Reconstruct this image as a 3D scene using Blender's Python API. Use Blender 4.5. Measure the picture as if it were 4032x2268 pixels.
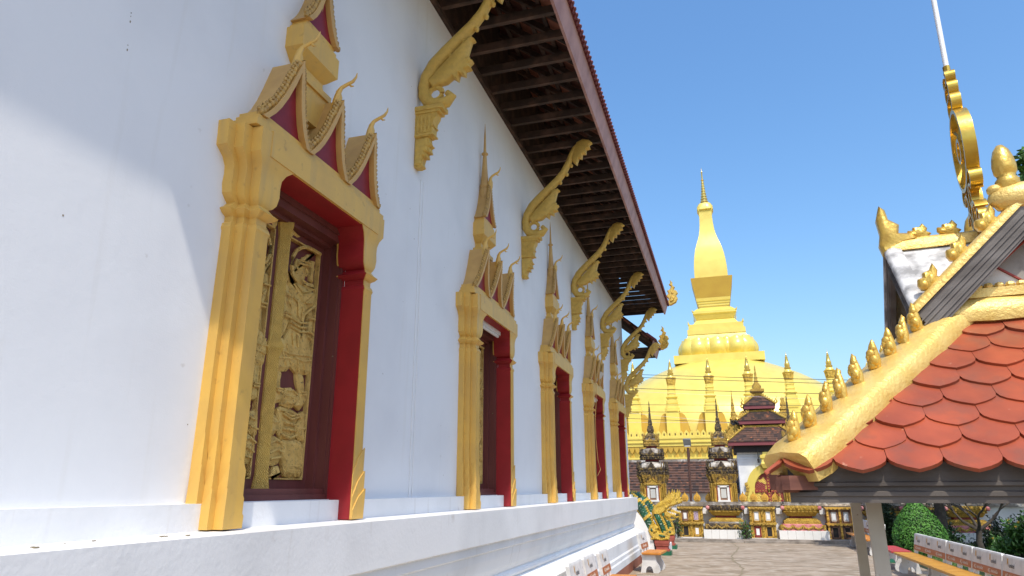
import bpy, math, random
from mathutils import Vector, Matrix
R = math.radians
random.seed(7)
S = bpy.context.scene
for o in list(bpy.data.objects): bpy.data.objects.remove(o)

# ------------------------------------------------------------ camera, sky, sun, exposure
PITCH, YAW, ROLL = R(16.609), R(16.934), R(-0.182)
cam_d = bpy.data.cameras.new('camera'); cam = bpy.data.objects.new('camera', cam_d)
S.collection.objects.link(cam); S.camera = cam
cam_d.sensor_width = 36; cam_d.lens = 36*0.66; cam_d.clip_start = 0.05; cam_d.clip_end = 2000
_f = Vector((-math.sin(YAW)*math.cos(PITCH), math.cos(YAW)*math.cos(PITCH), math.sin(PITCH)))
_r = Vector((math.cos(YAW), math.sin(YAW), 0)); _u = _r.cross(_f)
_r2 = _r*math.cos(ROLL)+_u*math.sin(ROLL); _u2 = _u*math.cos(ROLL)-_r*math.sin(ROLL)
m = Matrix((_r2, _u2, -_f)).transposed().to_4x4(); m.translation = Vector((2.56, 0, 1.65)); cam.matrix_world = m
EL, DE = R(57.6), R(21.5)
tosun = Vector((math.sin(DE)*math.cos(EL), -math.cos(DE)*math.cos(EL), math.sin(EL)))
w = bpy.data.worlds.new('World'); S.world = w; w.use_nodes = True
nt = w.node_tree; bg = nt.nodes['Background']; sky = nt.nodes.new('ShaderNodeTexSky')
sky.sky_type = 'NISHITA'; sky.sun_disc = False; sky.sun_elevation = EL; sky.sun_rotation = math.atan2(tosun.x, tosun.y)
sky.air_density = 1.35; sky.dust_density = 2.4; sky.ozone_density = 5.0; sky.altitude = 0
hs = nt.nodes.new('ShaderNodeHueSaturation'); hs.inputs['Saturation'].default_value = 1.17; nt.links.new(sky.outputs[0], hs.inputs['Color'])
nt.links.new(hs.outputs[0], bg.inputs[0]); bg.inputs[1].default_value = 0.15
sd = bpy.data.lights.new('sun', 'SUN'); sd.energy = 2.45; sd.angle = R(0.5); sd.color = (1, 0.92, 0.79)
so = bpy.data.objects.new('sun', sd); S.collection.objects.link(so)
so.rotation_euler = (-tosun).to_track_quat('-Z', 'Y').to_euler(); so.location = (10, -20, 30)
S.view_settings.view_transform = 'Standard'; S.view_settings.look = 'None'; S.view_settings.exposure = 0.68
S.cycles.max_bounces = 6

# ------------------------------------------------------------ helpers
COL = S.collection
class MB:
    def __init__(s): s.v = []; s.f = []
    def add(s, vs, fs):
        b = len(s.v); s.v += [tuple(p) for p in vs]; s.f += [tuple(i+b for i in f) for f in fs]; return s
    def box(s, x0, x1, y0, y1, z0, z1):
        return s.add([(x0,y0,z0),(x1,y0,z0),(x1,y1,z0),(x0,y1,z0),(x0,y0,z1),(x1,y0,z1),(x1,y1,z1),(x0,y1,z1)],
                     [(0,3,2,1),(4,5,6,7),(0,1,5,4),(1,2,6,5),(2,3,7,6),(3,0,4,7)])
    def prism(s, poly, ax, a, b):
        n = len(poly)
        if ax == 'x': P = lambda p, t: (t, p[0], p[1])
        elif ax == 'y': P = lambda p, t: (p[0], t, p[1])
        else: P = lambda p, t: (p[0], p[1], t)
        return s.add([P(p, a) for p in poly]+[P(p, b) for p in poly],
                     [tuple(range(n))[::-1], tuple(range(n, 2*n))]+[(i, (i+1) % n, n+(i+1) % n, n+i) for i in range(n)])
    def loft(s, rings, cap=True, closed=True):
        n = len(rings[0]); vs = [p for r in rings for p in r]; fs = []
        for k in range(len(rings)-1):
            for i in range(n if closed else n-1):
                j = (i+1) % n; fs.append((k*n+i, k*n+j, (k+1)*n+j, (k+1)*n+i))
        if cap and closed: fs += [tuple(range(n))[::-1], tuple(range((len(rings)-1)*n, len(rings)*n))]
        return s.add(vs, fs)
    def plan(s, plan, prof, c=(0, 0, 0)):       # plan polygon scaled by each (r, z)
        return s.loft([[(c[0]+x*r, c[1]+y*r, c[2]+z) for x, y in plan] for r, z in prof])
    def lathe(s, prof, c=(0, 0, 0), n=16):
        return s.plan([(math.cos(2*math.pi*i/n), math.sin(2*math.pi*i/n)) for i in range(n)], prof, c)
    def tube(s, pts, rad, n=8, flat=1.0, up=(0, 0, 1)):
        pts = [Vector(p) for p in pts]; rings = []
        if not isinstance(rad, (list, tuple)): rad = [rad]*len(pts)
        for i, p in enumerate(pts):
            t = (pts[min(i+1, len(pts)-1)]-pts[max(i-1, 0)]).normalized()
            a = t.cross(Vector(up))
            if a.length < 1e-3: a = t.cross(Vector((0, 1, 0.01)))
            a.normalize(); b = t.cross(a)
            rings.append([p+a*(rad[i]*flat*math.cos(2*math.pi*k/n))+b*(rad[i]*math.sin(2*math.pi*k/n)) for k in range(n)])
        return s.loft(rings)
    def ball(s, c, r, n=8, k=5, q=None):
        if not isinstance(r, (list, tuple)): r = (r, r, r)
        rings = []
        for j in range(k+1):
            a = -math.pi/2+math.pi*(0.02+0.96*j/k)
            rings.append([(c[0]+r[0]*math.cos(a)*math.cos(2*math.pi*i/n), c[1]+r[1]*math.cos(a)*math.sin(2*math.pi*i/n), c[2]+r[2]*math.sin(a)) for i in range(n)])
        return s.loft(rings)
    def strip(s, sec, ax, a, b): return s.prism(sec, ax, a, b)
    def xf(s, fn, start=0):
        s.v = s.v[:start]+[tuple(fn(Vector(p))) for p in s.v[start:]]; return s
    def join(s, o, fn=None):
        return s.add([fn(Vector(p)) if fn else p for p in o.v], o.f)
    def build(s, name, m, parent=None, smooth=None, off=None):
        me = bpy.data.meshes.new(name)
        vs = s.v if off is None else [(x-off[0], y-off[1], z-off[2]) for x, y, z in s.v]
        me.from_pydata(vs, [], s.f); me.validate(); me.update()
        import bmesh
        bm = bmesh.new(); bm.from_mesh(me); bmesh.ops.recalc_face_normals(bm, faces=bm.faces); bm.to_mesh(me); bm.free()
        if smooth is not None:
            me.polygons.foreach_set('use_smooth', [True]*len(me.polygons)); me.set_sharp_from_angle(angle=R(smooth))
        if isinstance(m, str): m = M[m]
        me.materials.append(m)
        o = bpy.data.objects.new(name, me); COL.objects.link(o)
        if parent: o.parent = parent
        return o
def tag(o, label=None, cat=None, group=None, kind=None):
    if label: o['label'] = label
    if cat: o['category'] = cat
    if group: o['group'] = group
    if kind: o['kind'] = kind
    return o
def thing(name, label, cat, loc=(0, 0, 0), rz=0, group=None):
    o = bpy.data.objects.new(name, None); COL.objects.link(o); o.location = loc; o.rotation_euler = (0, 0, rz)
    o.empty_display_size = 0.2
    return tag(o, label, cat, group)
def copy_tree(o, parent=None):
    c = o.copy(); COL.objects.link(c)
    if parent: c.parent = parent
    for ch in [x for x in bpy.data.objects if x.parent == o]: copy_tree(ch, c)
    return c
def puff(mb, poly, P, h0, h1, ins):             # carved relief: outline with a bevelled, raised top
    n = len(poly); A = sum(poly[i][0]*poly[(i+1) % n][1]-poly[(i+1) % n][0]*poly[i][1] for i in range(n))
    if A < 0: poly = poly[::-1]
    inner = []
    for i in range(n):
        p, q, r = Vector(poly[i-1]), Vector(poly[i]), Vector(poly[(i+1) % n])
        a, b = (q-p), (r-q)
        if a.length < 1e-6 or b.length < 1e-6: inner.append(tuple(q)); continue
        a.normalize(); b.normalize(); nn = Vector((-a.y-b.y, a.x+b.x))
        if nn.length < 1e-3: nn = Vector((-a.y, a.x))
        inner.append(tuple(q+nn.normalized()*ins))
    mb.loft([[P(x, y, h0) for x, y in poly], [P(x, y, h0+(h1-h0)*.6) for x, y in poly], [P(x, y, h1) for x, y in inner]])
def sq(k=1.0): return [(-k, -k), (k, -k), (k, k), (-k, k)]
def redent(a=.72, b=.86):                       # square plan with stepped corners
    q = [(1, -a), (1, a), (b, a), (b, b), (a, b), (a, 1)]
    out = []
    for i in range(4):
        c, s_ = [(1, 0), (0, 1), (-1, 0), (0, -1)][i]
        for x, y in [(1, a), (b, a), (b, b), (a, b), (a, 1)]: out.append((x*c-y*s_, x*s_+y*c))
    return out
def rsq(n=8, p=4.0):                            # rounded square plan
    out = []
    for i in range(4*n):
        t = 2*math.pi*(i+.5)/(4*n); c, s_ = math.cos(t), math.sin(t)
        k = (abs(c)**p+abs(s_)**p)**(-1/p); out.append((c*k, s_*k))
    return out

# ------------------------------------------------------------ materials
M = {}
def mat(name, col, rough=.55, metal=0.0, col2=None, nscale=4.0, mix=(.4, .65), bumps=(), spec=.5, stretch=None, col3=None, n3=40, mix3=(.6, .75), trans=0, cell=None, coat=0, streak=None):
    m = bpy.data.materials.new(name); m.use_nodes = True; M[name] = m
    t = m.node_tree; N = t.nodes; L = t.links; p = N['Principled BSDF']
    p.inputs['Base Color'].default_value = (*col, 1); p.inputs['Roughness'].default_value = rough; p.inputs['Metallic'].default_value = metal
    p.inputs['Specular IOR Level'].default_value = spec
    if coat: p.inputs['Coat Weight'].default_value = coat; p.inputs['Coat Roughness'].default_value = .25
    tc = N.new('ShaderNodeTexCoord'); mp = N.new('ShaderNodeMapping'); L.new(tc.outputs['Object'], mp.inputs[0])
    if stretch: mp.inputs['Scale'].default_value = stretch
    last = None
    def noise(sc, det=5):
        n = N.new('ShaderNodeTexNoise'); n.inputs['Scale'].default_value = sc; n.inputs['Detail'].default_value = det; L.new(mp.outputs[0], n.inputs['Vector']); return n.outputs['Fac']
    def blend(prev, c, fac, lo, hi):
        r = N.new('ShaderNodeMapRange'); r.inputs['From Min'].default_value = lo; r.inputs['From Max'].default_value = hi; L.new(fac, r.inputs['Value'])
        x = N.new('ShaderNodeMix'); x.data_type = 'RGBA'; L.new(r.outputs[0], x.inputs['Factor'])
        if prev is None: x.inputs['A'].default_value = (*col, 1)
        else: L.new(prev, x.inputs['A'])
        x.inputs['B'].default_value = (*c, 1); return x.outputs['Result']
    if cell:                                   # one random tint for each cell of a grid (tiles, slabs)
        v = N.new('ShaderNodeVectorMath'); v.operation = 'SNAP'; v.inputs[1].default_value = cell; L.new(tc.outputs['Object'], v.inputs[0])
        wn = N.new('ShaderNodeTexWhiteNoise'); wn.noise_dimensions = '3D'; L.new(v.outputs[0], wn.inputs['Vector'])
        last = blend(last, col2, wn.outputs['Value'], mix[0], mix[1])
    elif col2: last = blend(last, col2, noise(nscale), *mix)
    if col3: last = blend(last, col3, noise(n3, 3), *mix3)
    if streak:                                 # long vertical run marks
        m2 = N.new('ShaderNodeMapping'); m2.inputs['Scale'].default_value = streak[1]; L.new(tc.outputs['Object'], m2.inputs[0])
        n2 = N.new('ShaderNodeTexNoise'); n2.inputs['Scale'].default_value = 1; n2.inputs['Detail'].default_value = 6; L.new(m2.outputs[0], n2.inputs['Vector'])
        last = blend(last, streak[0], n2.outputs['Fac'], streak[2], streak[3])
    if last is not None: L.new(last, p.inputs['Base Color'])
    prevn = None
    for kind, sc, st, dist in bumps:
        if kind == 'n': f = noise(sc, 6)
        elif kind == 'v':
            n = N.new('ShaderNodeTexVoronoi'); n.inputs['Scale'].default_value = sc; L.new(mp.outputs[0], n.inputs['Vector']); f = n.outputs['Distance']
        else:
            n = N.new('ShaderNodeTexWave'); n.inputs['Scale'].default_value = sc; n.inputs['Distortion'].default_value = 6; n.inputs['Detail'].default_value = 2; n.inputs['Detail Scale'].default_value = 2
            n.bands_direction = 'DIAGONAL' if kind == 'd' else {'x': 'X', 'y': 'Y', 'z': 'Z'}[kind]
            if kind in 'xyz': n.inputs['Distortion'].default_value = 1.0
            L.new(mp.outputs[0], n.inputs['Vector']); f = n.outputs['Fac']
        b = N.new('ShaderNodeBump'); b.inputs['Strength'].default_value = st; b.inputs['Distance'].default_value = dist; L.new(f, b.inputs['Height'])
        if prevn: L.new(prevn, b.inputs['Normal'])
        prevn = b.outputs['Normal']
    if prevn: L.new(prevn, p.inputs['Normal'])
    if trans: p.inputs['Subsurface Weight'].default_value = 0; p.inputs['Transmission Weight'].default_value = 0
    return m
mat('plaster', (.76, .76, .765), .75, 0, (.69, .69, .70), 1.3, (.45, .75), [('n', 2.5, .25, .02), ('n', 26, .25, .003), ('n', 120, .35, .0015)], .3, col3=(.50, .47, .43), n3=9, mix3=(.72, .86), streak=((.68, .665, .64), (6, 9, .55), .60, .90))
mat('plaster_base', (.77, .765, .76), .75, 0, (.68, .675, .67), 1.5, (.45, .72), [('n', 3, .3, .02), ('n', 35, .35, .005)], .3, col3=(.42, .36, .30), n3=5, mix3=(.70, .86), streak=((.60, .57, .53), (5, 14, 1.6), .62, .90))
mat('brown_paint', (.34, .12, .07), .7, 0, (.26, .085, .05), 3, bumps=[('n', 30, .3, .004)], spec=.3)
mat('gold_paint', (.68, .41, .085), .5, .04, (.60, .36, .085), 5, (.4, .7), [('n', 40, .25, .003), ('n', 6, .15, .01)], col3=(.46, .27, .07), n3=16, mix3=(.64, .78), streak=((.54, .34, .10), (14, 14, 1.2), .50, .78))
mat('gold_brown', (.58, .35, .11), .5, .05, (.48, .28, .09), 6, (.4, .7), [('n', 40, .3, .004)])
mat('crocket_gold', (.48, .29, .07), .5, .05, (.30, .17, .04), 30, (.4, .65), [('n', 60, .6, .004)])
mat('carved_gold', (.80, .54, .16), .5, .04, (.66, .42, .11), 14, (.45, .65), [('d', 40, .7, .007), ('v', 75, .6, .005)], col3=(.42, .25, .07), n3=50, mix3=(.55, .72))
mat('beam_gold', (.74, .48, .10), .46, .06, (.62, .39, .08), 20, (.4, .7), [('d', 40, .7, .006)])
mat('red_paint', (.30, .010, .014), .55, 0, (.25, .008, .011), 5, bumps=[('n', 50, .2, .002)])
mat('red_rose', (.25, .010, .020), .5, 0, (.18, .007, .014), 6, bumps=[('n', 50, .2, .002)])
mat('maroon_wood', (.155, .042, .035), .5, 0, (.115, .028, .024), 6, bumps=[('n', 60, .2, .002)], stretch=(1, 1, .15))
mat('old_wood', (.05, .034, .027), .8, 0, (.12, .07, .05), 5, (.45, .7), [('n', 30, .3, .004)], .2)
mat('tile_under', (.10, .042, .03), .85, 0, (.34, .13, .08), 3, (.4, .75), [('n', 20, .4, .01)], .1, cell=(.9, .22, .9))
mat('fascia_paint', (.48, .27, .23), .6, 0, (.36, .19, .165), 4, bumps=[('n', 30, .3, .004)])
mat('maroon_tile', (.17, .035, .04), .6, 0, (.12, .022, .028), 8)
mat('stupa_gold', (.76, .60, .13), .28, .14, (.69, .53, .105), .9, (.4, .7), [('n', 1.4, .12, .05), ('n', 9, .12, .02)], .5)
mat('stupa_ochre_shade', (.50, .32, .04), .5, .05, (.46, .28, .035), .8, (.4, .7), [('n', 2, .12, .03)])  # deeper ochre; puts shade into the buttress wings and flared block
mat('stupa_carved', (.70, .47, .075), .42, .2, (.42, .26, .04), 5, (.45, .65), [('d', 6, .8, .05), ('v', 9, .6, .04)])
mat('spire_gold', (.72, .53, .14), .25, .65, (.60, .42, .10), 2)
mat('dark_hole', (.10, .055, .015), .9)
mat('pav_gold', (.74, .53, .17), .40, .30, (.66, .43, .10), 9, (.4, .7), [('n', 55, .8, .006), ('n', 140, .6, .003), ('v', 24, .25, .004)], col3=(.42, .27, .08), n3=6, mix3=(.70, .85))
mat('leaf_gold', (.74, .48, .10), .30, .55, (.60, .37, .08), 12, (.4, .7), [('n', 45, .6, .006), ('n', 14, .5, .012)])
mat('metal_gold', (.60, .40, .07), .28, .75, (.50, .32, .05), 8, bumps=[('n', 40, .3, .003)])
mat('clay_tile', (.36, .072, .027), .42, 0, (.23, .046, .02), 5, (.35, .68), [('n', 30, .15, .003), ('n', 150, .1, .001)], .45, col3=(.50, .28, .19), n3=30, mix3=(.70, .86), streak=((.20, .06, .035), (9, 9, 5), .50, .74), stretch=(1, 1, 1))
mat('grey_wood', (.20, .185, .175), .75, 0, (.085, .075, .068), 7, (.35, .65), [('n', 20, .5, .004)], .25, stretch=(.35, 1, 1))
mat('beam_wood', (.12, .105, .095), .75, 0, (.075, .064, .058), 9, (.35, .7), [('n', 25, .5, .004)], .3, stretch=(.12, 1, 1.6))
mat('red_timber', (.19, .075, .05), .75, 0, (.11, .04, .03), 9, bumps=[('n', 25, .4, .004)], stretch=(.3, .3, 2))
mat('wood_and_gap_black', (.02, .016, .014), .8)  # black timber; also painted in for the darkness of gaps and openings
mat('pav_white', (.66, .63, .60), .75, 0, (.58, .53, .48), 4, bumps=[('n', 25, .35, .006)], col3=(.40, .30, .22), n3=7, mix3=(.68, .85))
mat('pav_cement', (.62, .62, .62), .8, 0, (.25, .25, .25), 9, (.42, .62), [('n', 30, .6, .01)])
mat('grey_stone', (.30, .28, .25), .8, 0, (.22, .20, .18), 12, bumps=[('n', 40, .4, .004)])
mat('steel_cream', (.44, .40, .34), .5, .2, (.36, .32, .26), 4, bumps=[('n', 12, .15, .004)], col3=(.20, .15, .11), n3=34, mix3=(.70, .78))
mat('white_pole', (.78, .80, .82), .35, .1)
mat('ground_conc', (.35, .28, .21), .85, 0, (.23, .18, .125), 1.3, (.40, .62), [('n', 4, .5, .03), ('n', 30, .5, .01)], .25, col3=(.44, .38, .31), n3=5, mix3=(.48, .70), stretch=(.7, 1.3, 1))
mat('kerb_conc', (.34, .30, .26), .85, 0, (.18, .155, .13), 3, bumps=[('n', 20, .5, .02)], spec=.2)
mat('crack_dirt', (.20, .165, .10), .9, 0, (.26, .21, .14), 6)
mat('aged_gold', (.60, .38, .075), .55, .1, (.13, .10, .07), 4.5, (.46, .62), [('d', 14, .9, .03), ('v', 22, .8, .02)], col3=(.36, .08, .06), n3=7, mix3=(.66, .78))
mat('bright_gold', (.68, .44, .07), .5, .1, (.50, .29, .05), 6, (.45, .7), [('d', 16, .9, .025), ('v', 26, .7, .02)])
mat('grime_stone', (.24, .21, .18), .85, 0, (.60, .57, .52), 4, (.48, .66), [('n', 14, .6, .02)], .2, col3=(.08, .07, .06), n3=7, mix3=(.55, .75))
mat('dark_carved', (.11, .085, .065), .8, 0, (.42, .29, .10), 11, (.50, .64), [('d', 16, .9, .03), ('v', 24, .9, .02)], .3)
mat('white_tile', (.78, .77, .74), .35, 0, (.72, .71, .68), 3)
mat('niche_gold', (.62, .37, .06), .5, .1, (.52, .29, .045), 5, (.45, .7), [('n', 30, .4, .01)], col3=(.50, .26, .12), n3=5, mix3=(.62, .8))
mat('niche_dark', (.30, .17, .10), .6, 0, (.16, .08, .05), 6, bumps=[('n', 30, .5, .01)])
mat('pink_paint', (.60, .25, .24), .6, 0, (.45, .13, .13), 8)
mat('red_neck', (.30, .04, .03), .6, 0, (.2, .03, .02), 6)
mat('roof_tile', (.125, .066, .046), .8, 0, (.05, .036, .032), 3, (.1, .8), [('n', 14, .4, .02)], .2, cell=(.15, .6, .14), col3=(.36, .13, .06), n3=5, mix3=(.60, .74))
mat('roof_edge', (.20, .045, .05), .6)
mat('cloister_white', (.76, .77, .78), .75, 0, (.62, .63, .64), 1.5)
mat('door_red', (.22, .03, .02), .5, 0, (.62, .42, .07), 3.0, (.52, .56), [('d', 6, .6, .02)])
mat('naga_green', (.012, .115, .055), .32, 0, (.006, .05, .026), 5, (.4, .65), [('v', 20, 1.0, .03)], .6)
mat('naga_gold', (.70, .47, .06), .45, .1, (.55, .34, .05), 9, (.4, .7), [('d', 16, .6, .02), ('n', 20, .5, .012)])
mat('ped_red', (.33, .075, .05), .6, 0, (.27, .055, .036), 6, bumps=[('n', 20, .3, .006)])
mat('ped_green', (.012, .11, .055), .45, 0, (.02, .15, .08), 6)
mat('bench_white', (.66, .65, .63), .65, 0, (.50, .49, .47), 5, (.45, .7), [('n', 50, .3, .003)], col3=(.36, .33, .30), n3=16, mix3=(.66, .8))
mat('bench_orange', (.62, .25, .035), .5, 0, (.52, .19, .03), 6, bumps=[('n', 30, .25, .003)], col3=(.60, .42, .28), n3=22, mix3=(.70, .78))
mat('bench_yellow', (.60, .30, .03), .42, 0, (.48, .22, .025), 5, bumps=[('n', 30, .25, .003)])
mat('sign_brown', (.42, .14, .045), .5, 0, (.36, .11, .035), 8)
mat('logo_gold', (.50, .26, .03), .5)
mat('ink', (.04, .04, .045), .6)
mat('pale_ink', (.72, .66, .58), .6)
mat('sign_red', (.45, .05, .05), .5)
mat('dark_rust', (.11, .05, .035), .7, 0, (.07, .032, .024), 9)
mat('lamp_grey', (.17, .17, .16), .5, .2)
mat('lamp_glass', (.55, .55, .52), .2)
mat('cable', (.015, .014, .014), .7)
mat('cable_white', (.62, .60, .56), .6)
mat('bush_leaf', (.085, .24, .022), .5, 0, (.035, .12, .012), 9, (.35, .65), spec=.4)
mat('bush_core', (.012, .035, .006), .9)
mat('tree_leaf', (.045, .115, .022), .5, 0, (.016, .05, .010), 3, (.35, .65))
mat('shrub_leaf', (.075, .19, .025), .5, 0, (.03, .085, .012), 6, (.35, .65))
mat('shade_leaf', (.018, .045, .010), .55, 0, (.008, .022, .006), 4, (.35, .65))  # near-black leaf colour that puts the dark shade into the foliage
mat('yellow_petal', (.75, .50, .02), .5)
mat('grass_blade', (.105, .22, .03), .6, 0, (.05, .12, .015), 2.5, (.35, .65))
mat('lawn_soil', (.06, .10, .022), .9, 0, (.07, .06, .035), 2)
mat('bark', (.045, .035, .028), .9, 0, (.075, .06, .045), 12, bumps=[('n', 30, .6, .01)])
mat('photo_blue', (.30, .22, .36), .3, 0, (.55, .42, .45), 22, (.45, .6))
mat('paper_white', (.80, .80, .80), .5)

# ------------------------------------------------------------ ground
gm = MB(); gm.add([(-300, -60, 0), (400, -60, 0), (400, 500, 0), (-300, 500, 0)], [(0, 1, 2, 3)])
tag(gm.build('courtyard_ground', 'ground_conc'), kind='structure')
cr_ = MB()
def crack(pts, wd):
    L_ = [Vector((p[0]-wd*random.uniform(.4, 1), p[1], .004)) for p in pts]; R_ = [Vector((p[0]+wd*random.uniform(.4, 1), p[1], .004)) for p in pts]
    n = len(pts); cr_.add(L_+R_, [(i, n+i, n+i+1, i+1) for i in range(n-1)])
crack([(2.62+.10*math.sin(i*.4)+random.uniform(-.03, .03), 9.5+i*.35, 0) for i in range(42)], .03)
cr2 = MB()
def crackx(x0, x1, y, wd):
    n = int((x1-x0)/.25); a = [(x0+(x1-x0)*i/n, y-wd*random.uniform(.3, 1), .004) for i in range(n+1)]; b = [(p[0], y+wd*random.uniform(.3, 1), .004) for p in a]
    cr2.add(a+b, [(i, i+1, n+2+i, n+1+i) for i in range(n)])
crackx(.9, 2.5, 18.7, .035); crackx(2.75, 9, 17.2, .02); crackx(.6, 2.5, 14.0, .02)
tag(cr_.build('ground_joint', 'crack_dirt'), kind='structure'); tag(cr2.build('ground_seam', 'crack_dirt'), kind='structure')

# ------------------------------------------------------------ temple hall on the left
WY = [y+.735 for y in (2.885, 6.506, 9.879, 13.216, 16.468)]
hall = thing('temple_hall', 'long white temple hall with gold framed red windows and overhanging tiled roof', 'temple')
YE = 19.45
wm = MB(); ys = [-4]+[v for c in WY for v in (c-.56, c+.56)]+[YE]; zs = [1.2, 1.592, 3.5, 8.6]
for i in range(len(ys)-1):
    for k in range(3):
        if i % 2 == 1 and k == 1: continue
        wm.add([(0, ys[i], zs[k]), (0, ys[i+1], zs[k]), (0, ys[i+1], zs[k+1]), (0, ys[i], zs[k+1])], [(0, 1, 2, 3)])
wm.box(-8, -.35, -4, YE-.002, .1, 8.6); wm.add([(0, YE, 1.2), (-8, YE, 1.2), (-8, YE, 8.6), (0, YE, 8.6)], [(0, 1, 2, 3)])
wm.build('wall', 'plaster', hall)
prof = [(-.2, 1.462), (.365, 1.456), (.365, 1.165), (.335, 1.15), (.335, 1.085), (.315, 1.07), (.305, 1.0), (.27, .89), (.23, .82), (.255, .80), (.264, .775), (.25, .75), (.235, .742), (.235, .735), (.47, .64), (.47, .43), (.49, .40), (.49, .34), (.505, .31), (.505, .19), (-.2, .19)]
YL = 18.05
MB().prism(prof, 'y', -4, YL).build('base_moulding', 'plaster_base', hall)
MB().box(-.2, .503, -4, YL-.01, 0, .192).build('base_band', 'brown_paint', hall)
MB().box(-.15, .078, -4, YL-.06, 1.44, 1.588).build('wall_step', 'plaster_base', hall)
MB().box(-4, .10, YL-.02, 21.9, .0, 1.40).box(-.6, .20, YL-.01, YL+.35, 1.38, 1.52).box(-.7, .11, YL+.34, 19.3, 1.39, 1.47).build('terrace_block', 'plaster_base', hall)
lit = MB()
for _ in range(26):
    y, x = random.uniform(.4, 2.75), random.uniform(.12, .33); a = random.uniform(.003, .010)
    lit.box(x-a*.6, x+a*.6, y-a, y+a, 1.459, 1.459+a*.5)
tag(lit.build('dry_litter', 'crack_dirt'), 'dry leaf crumbs scattered on the white ledge below the near window', 'leaf litter', kind='stuff')

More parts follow.
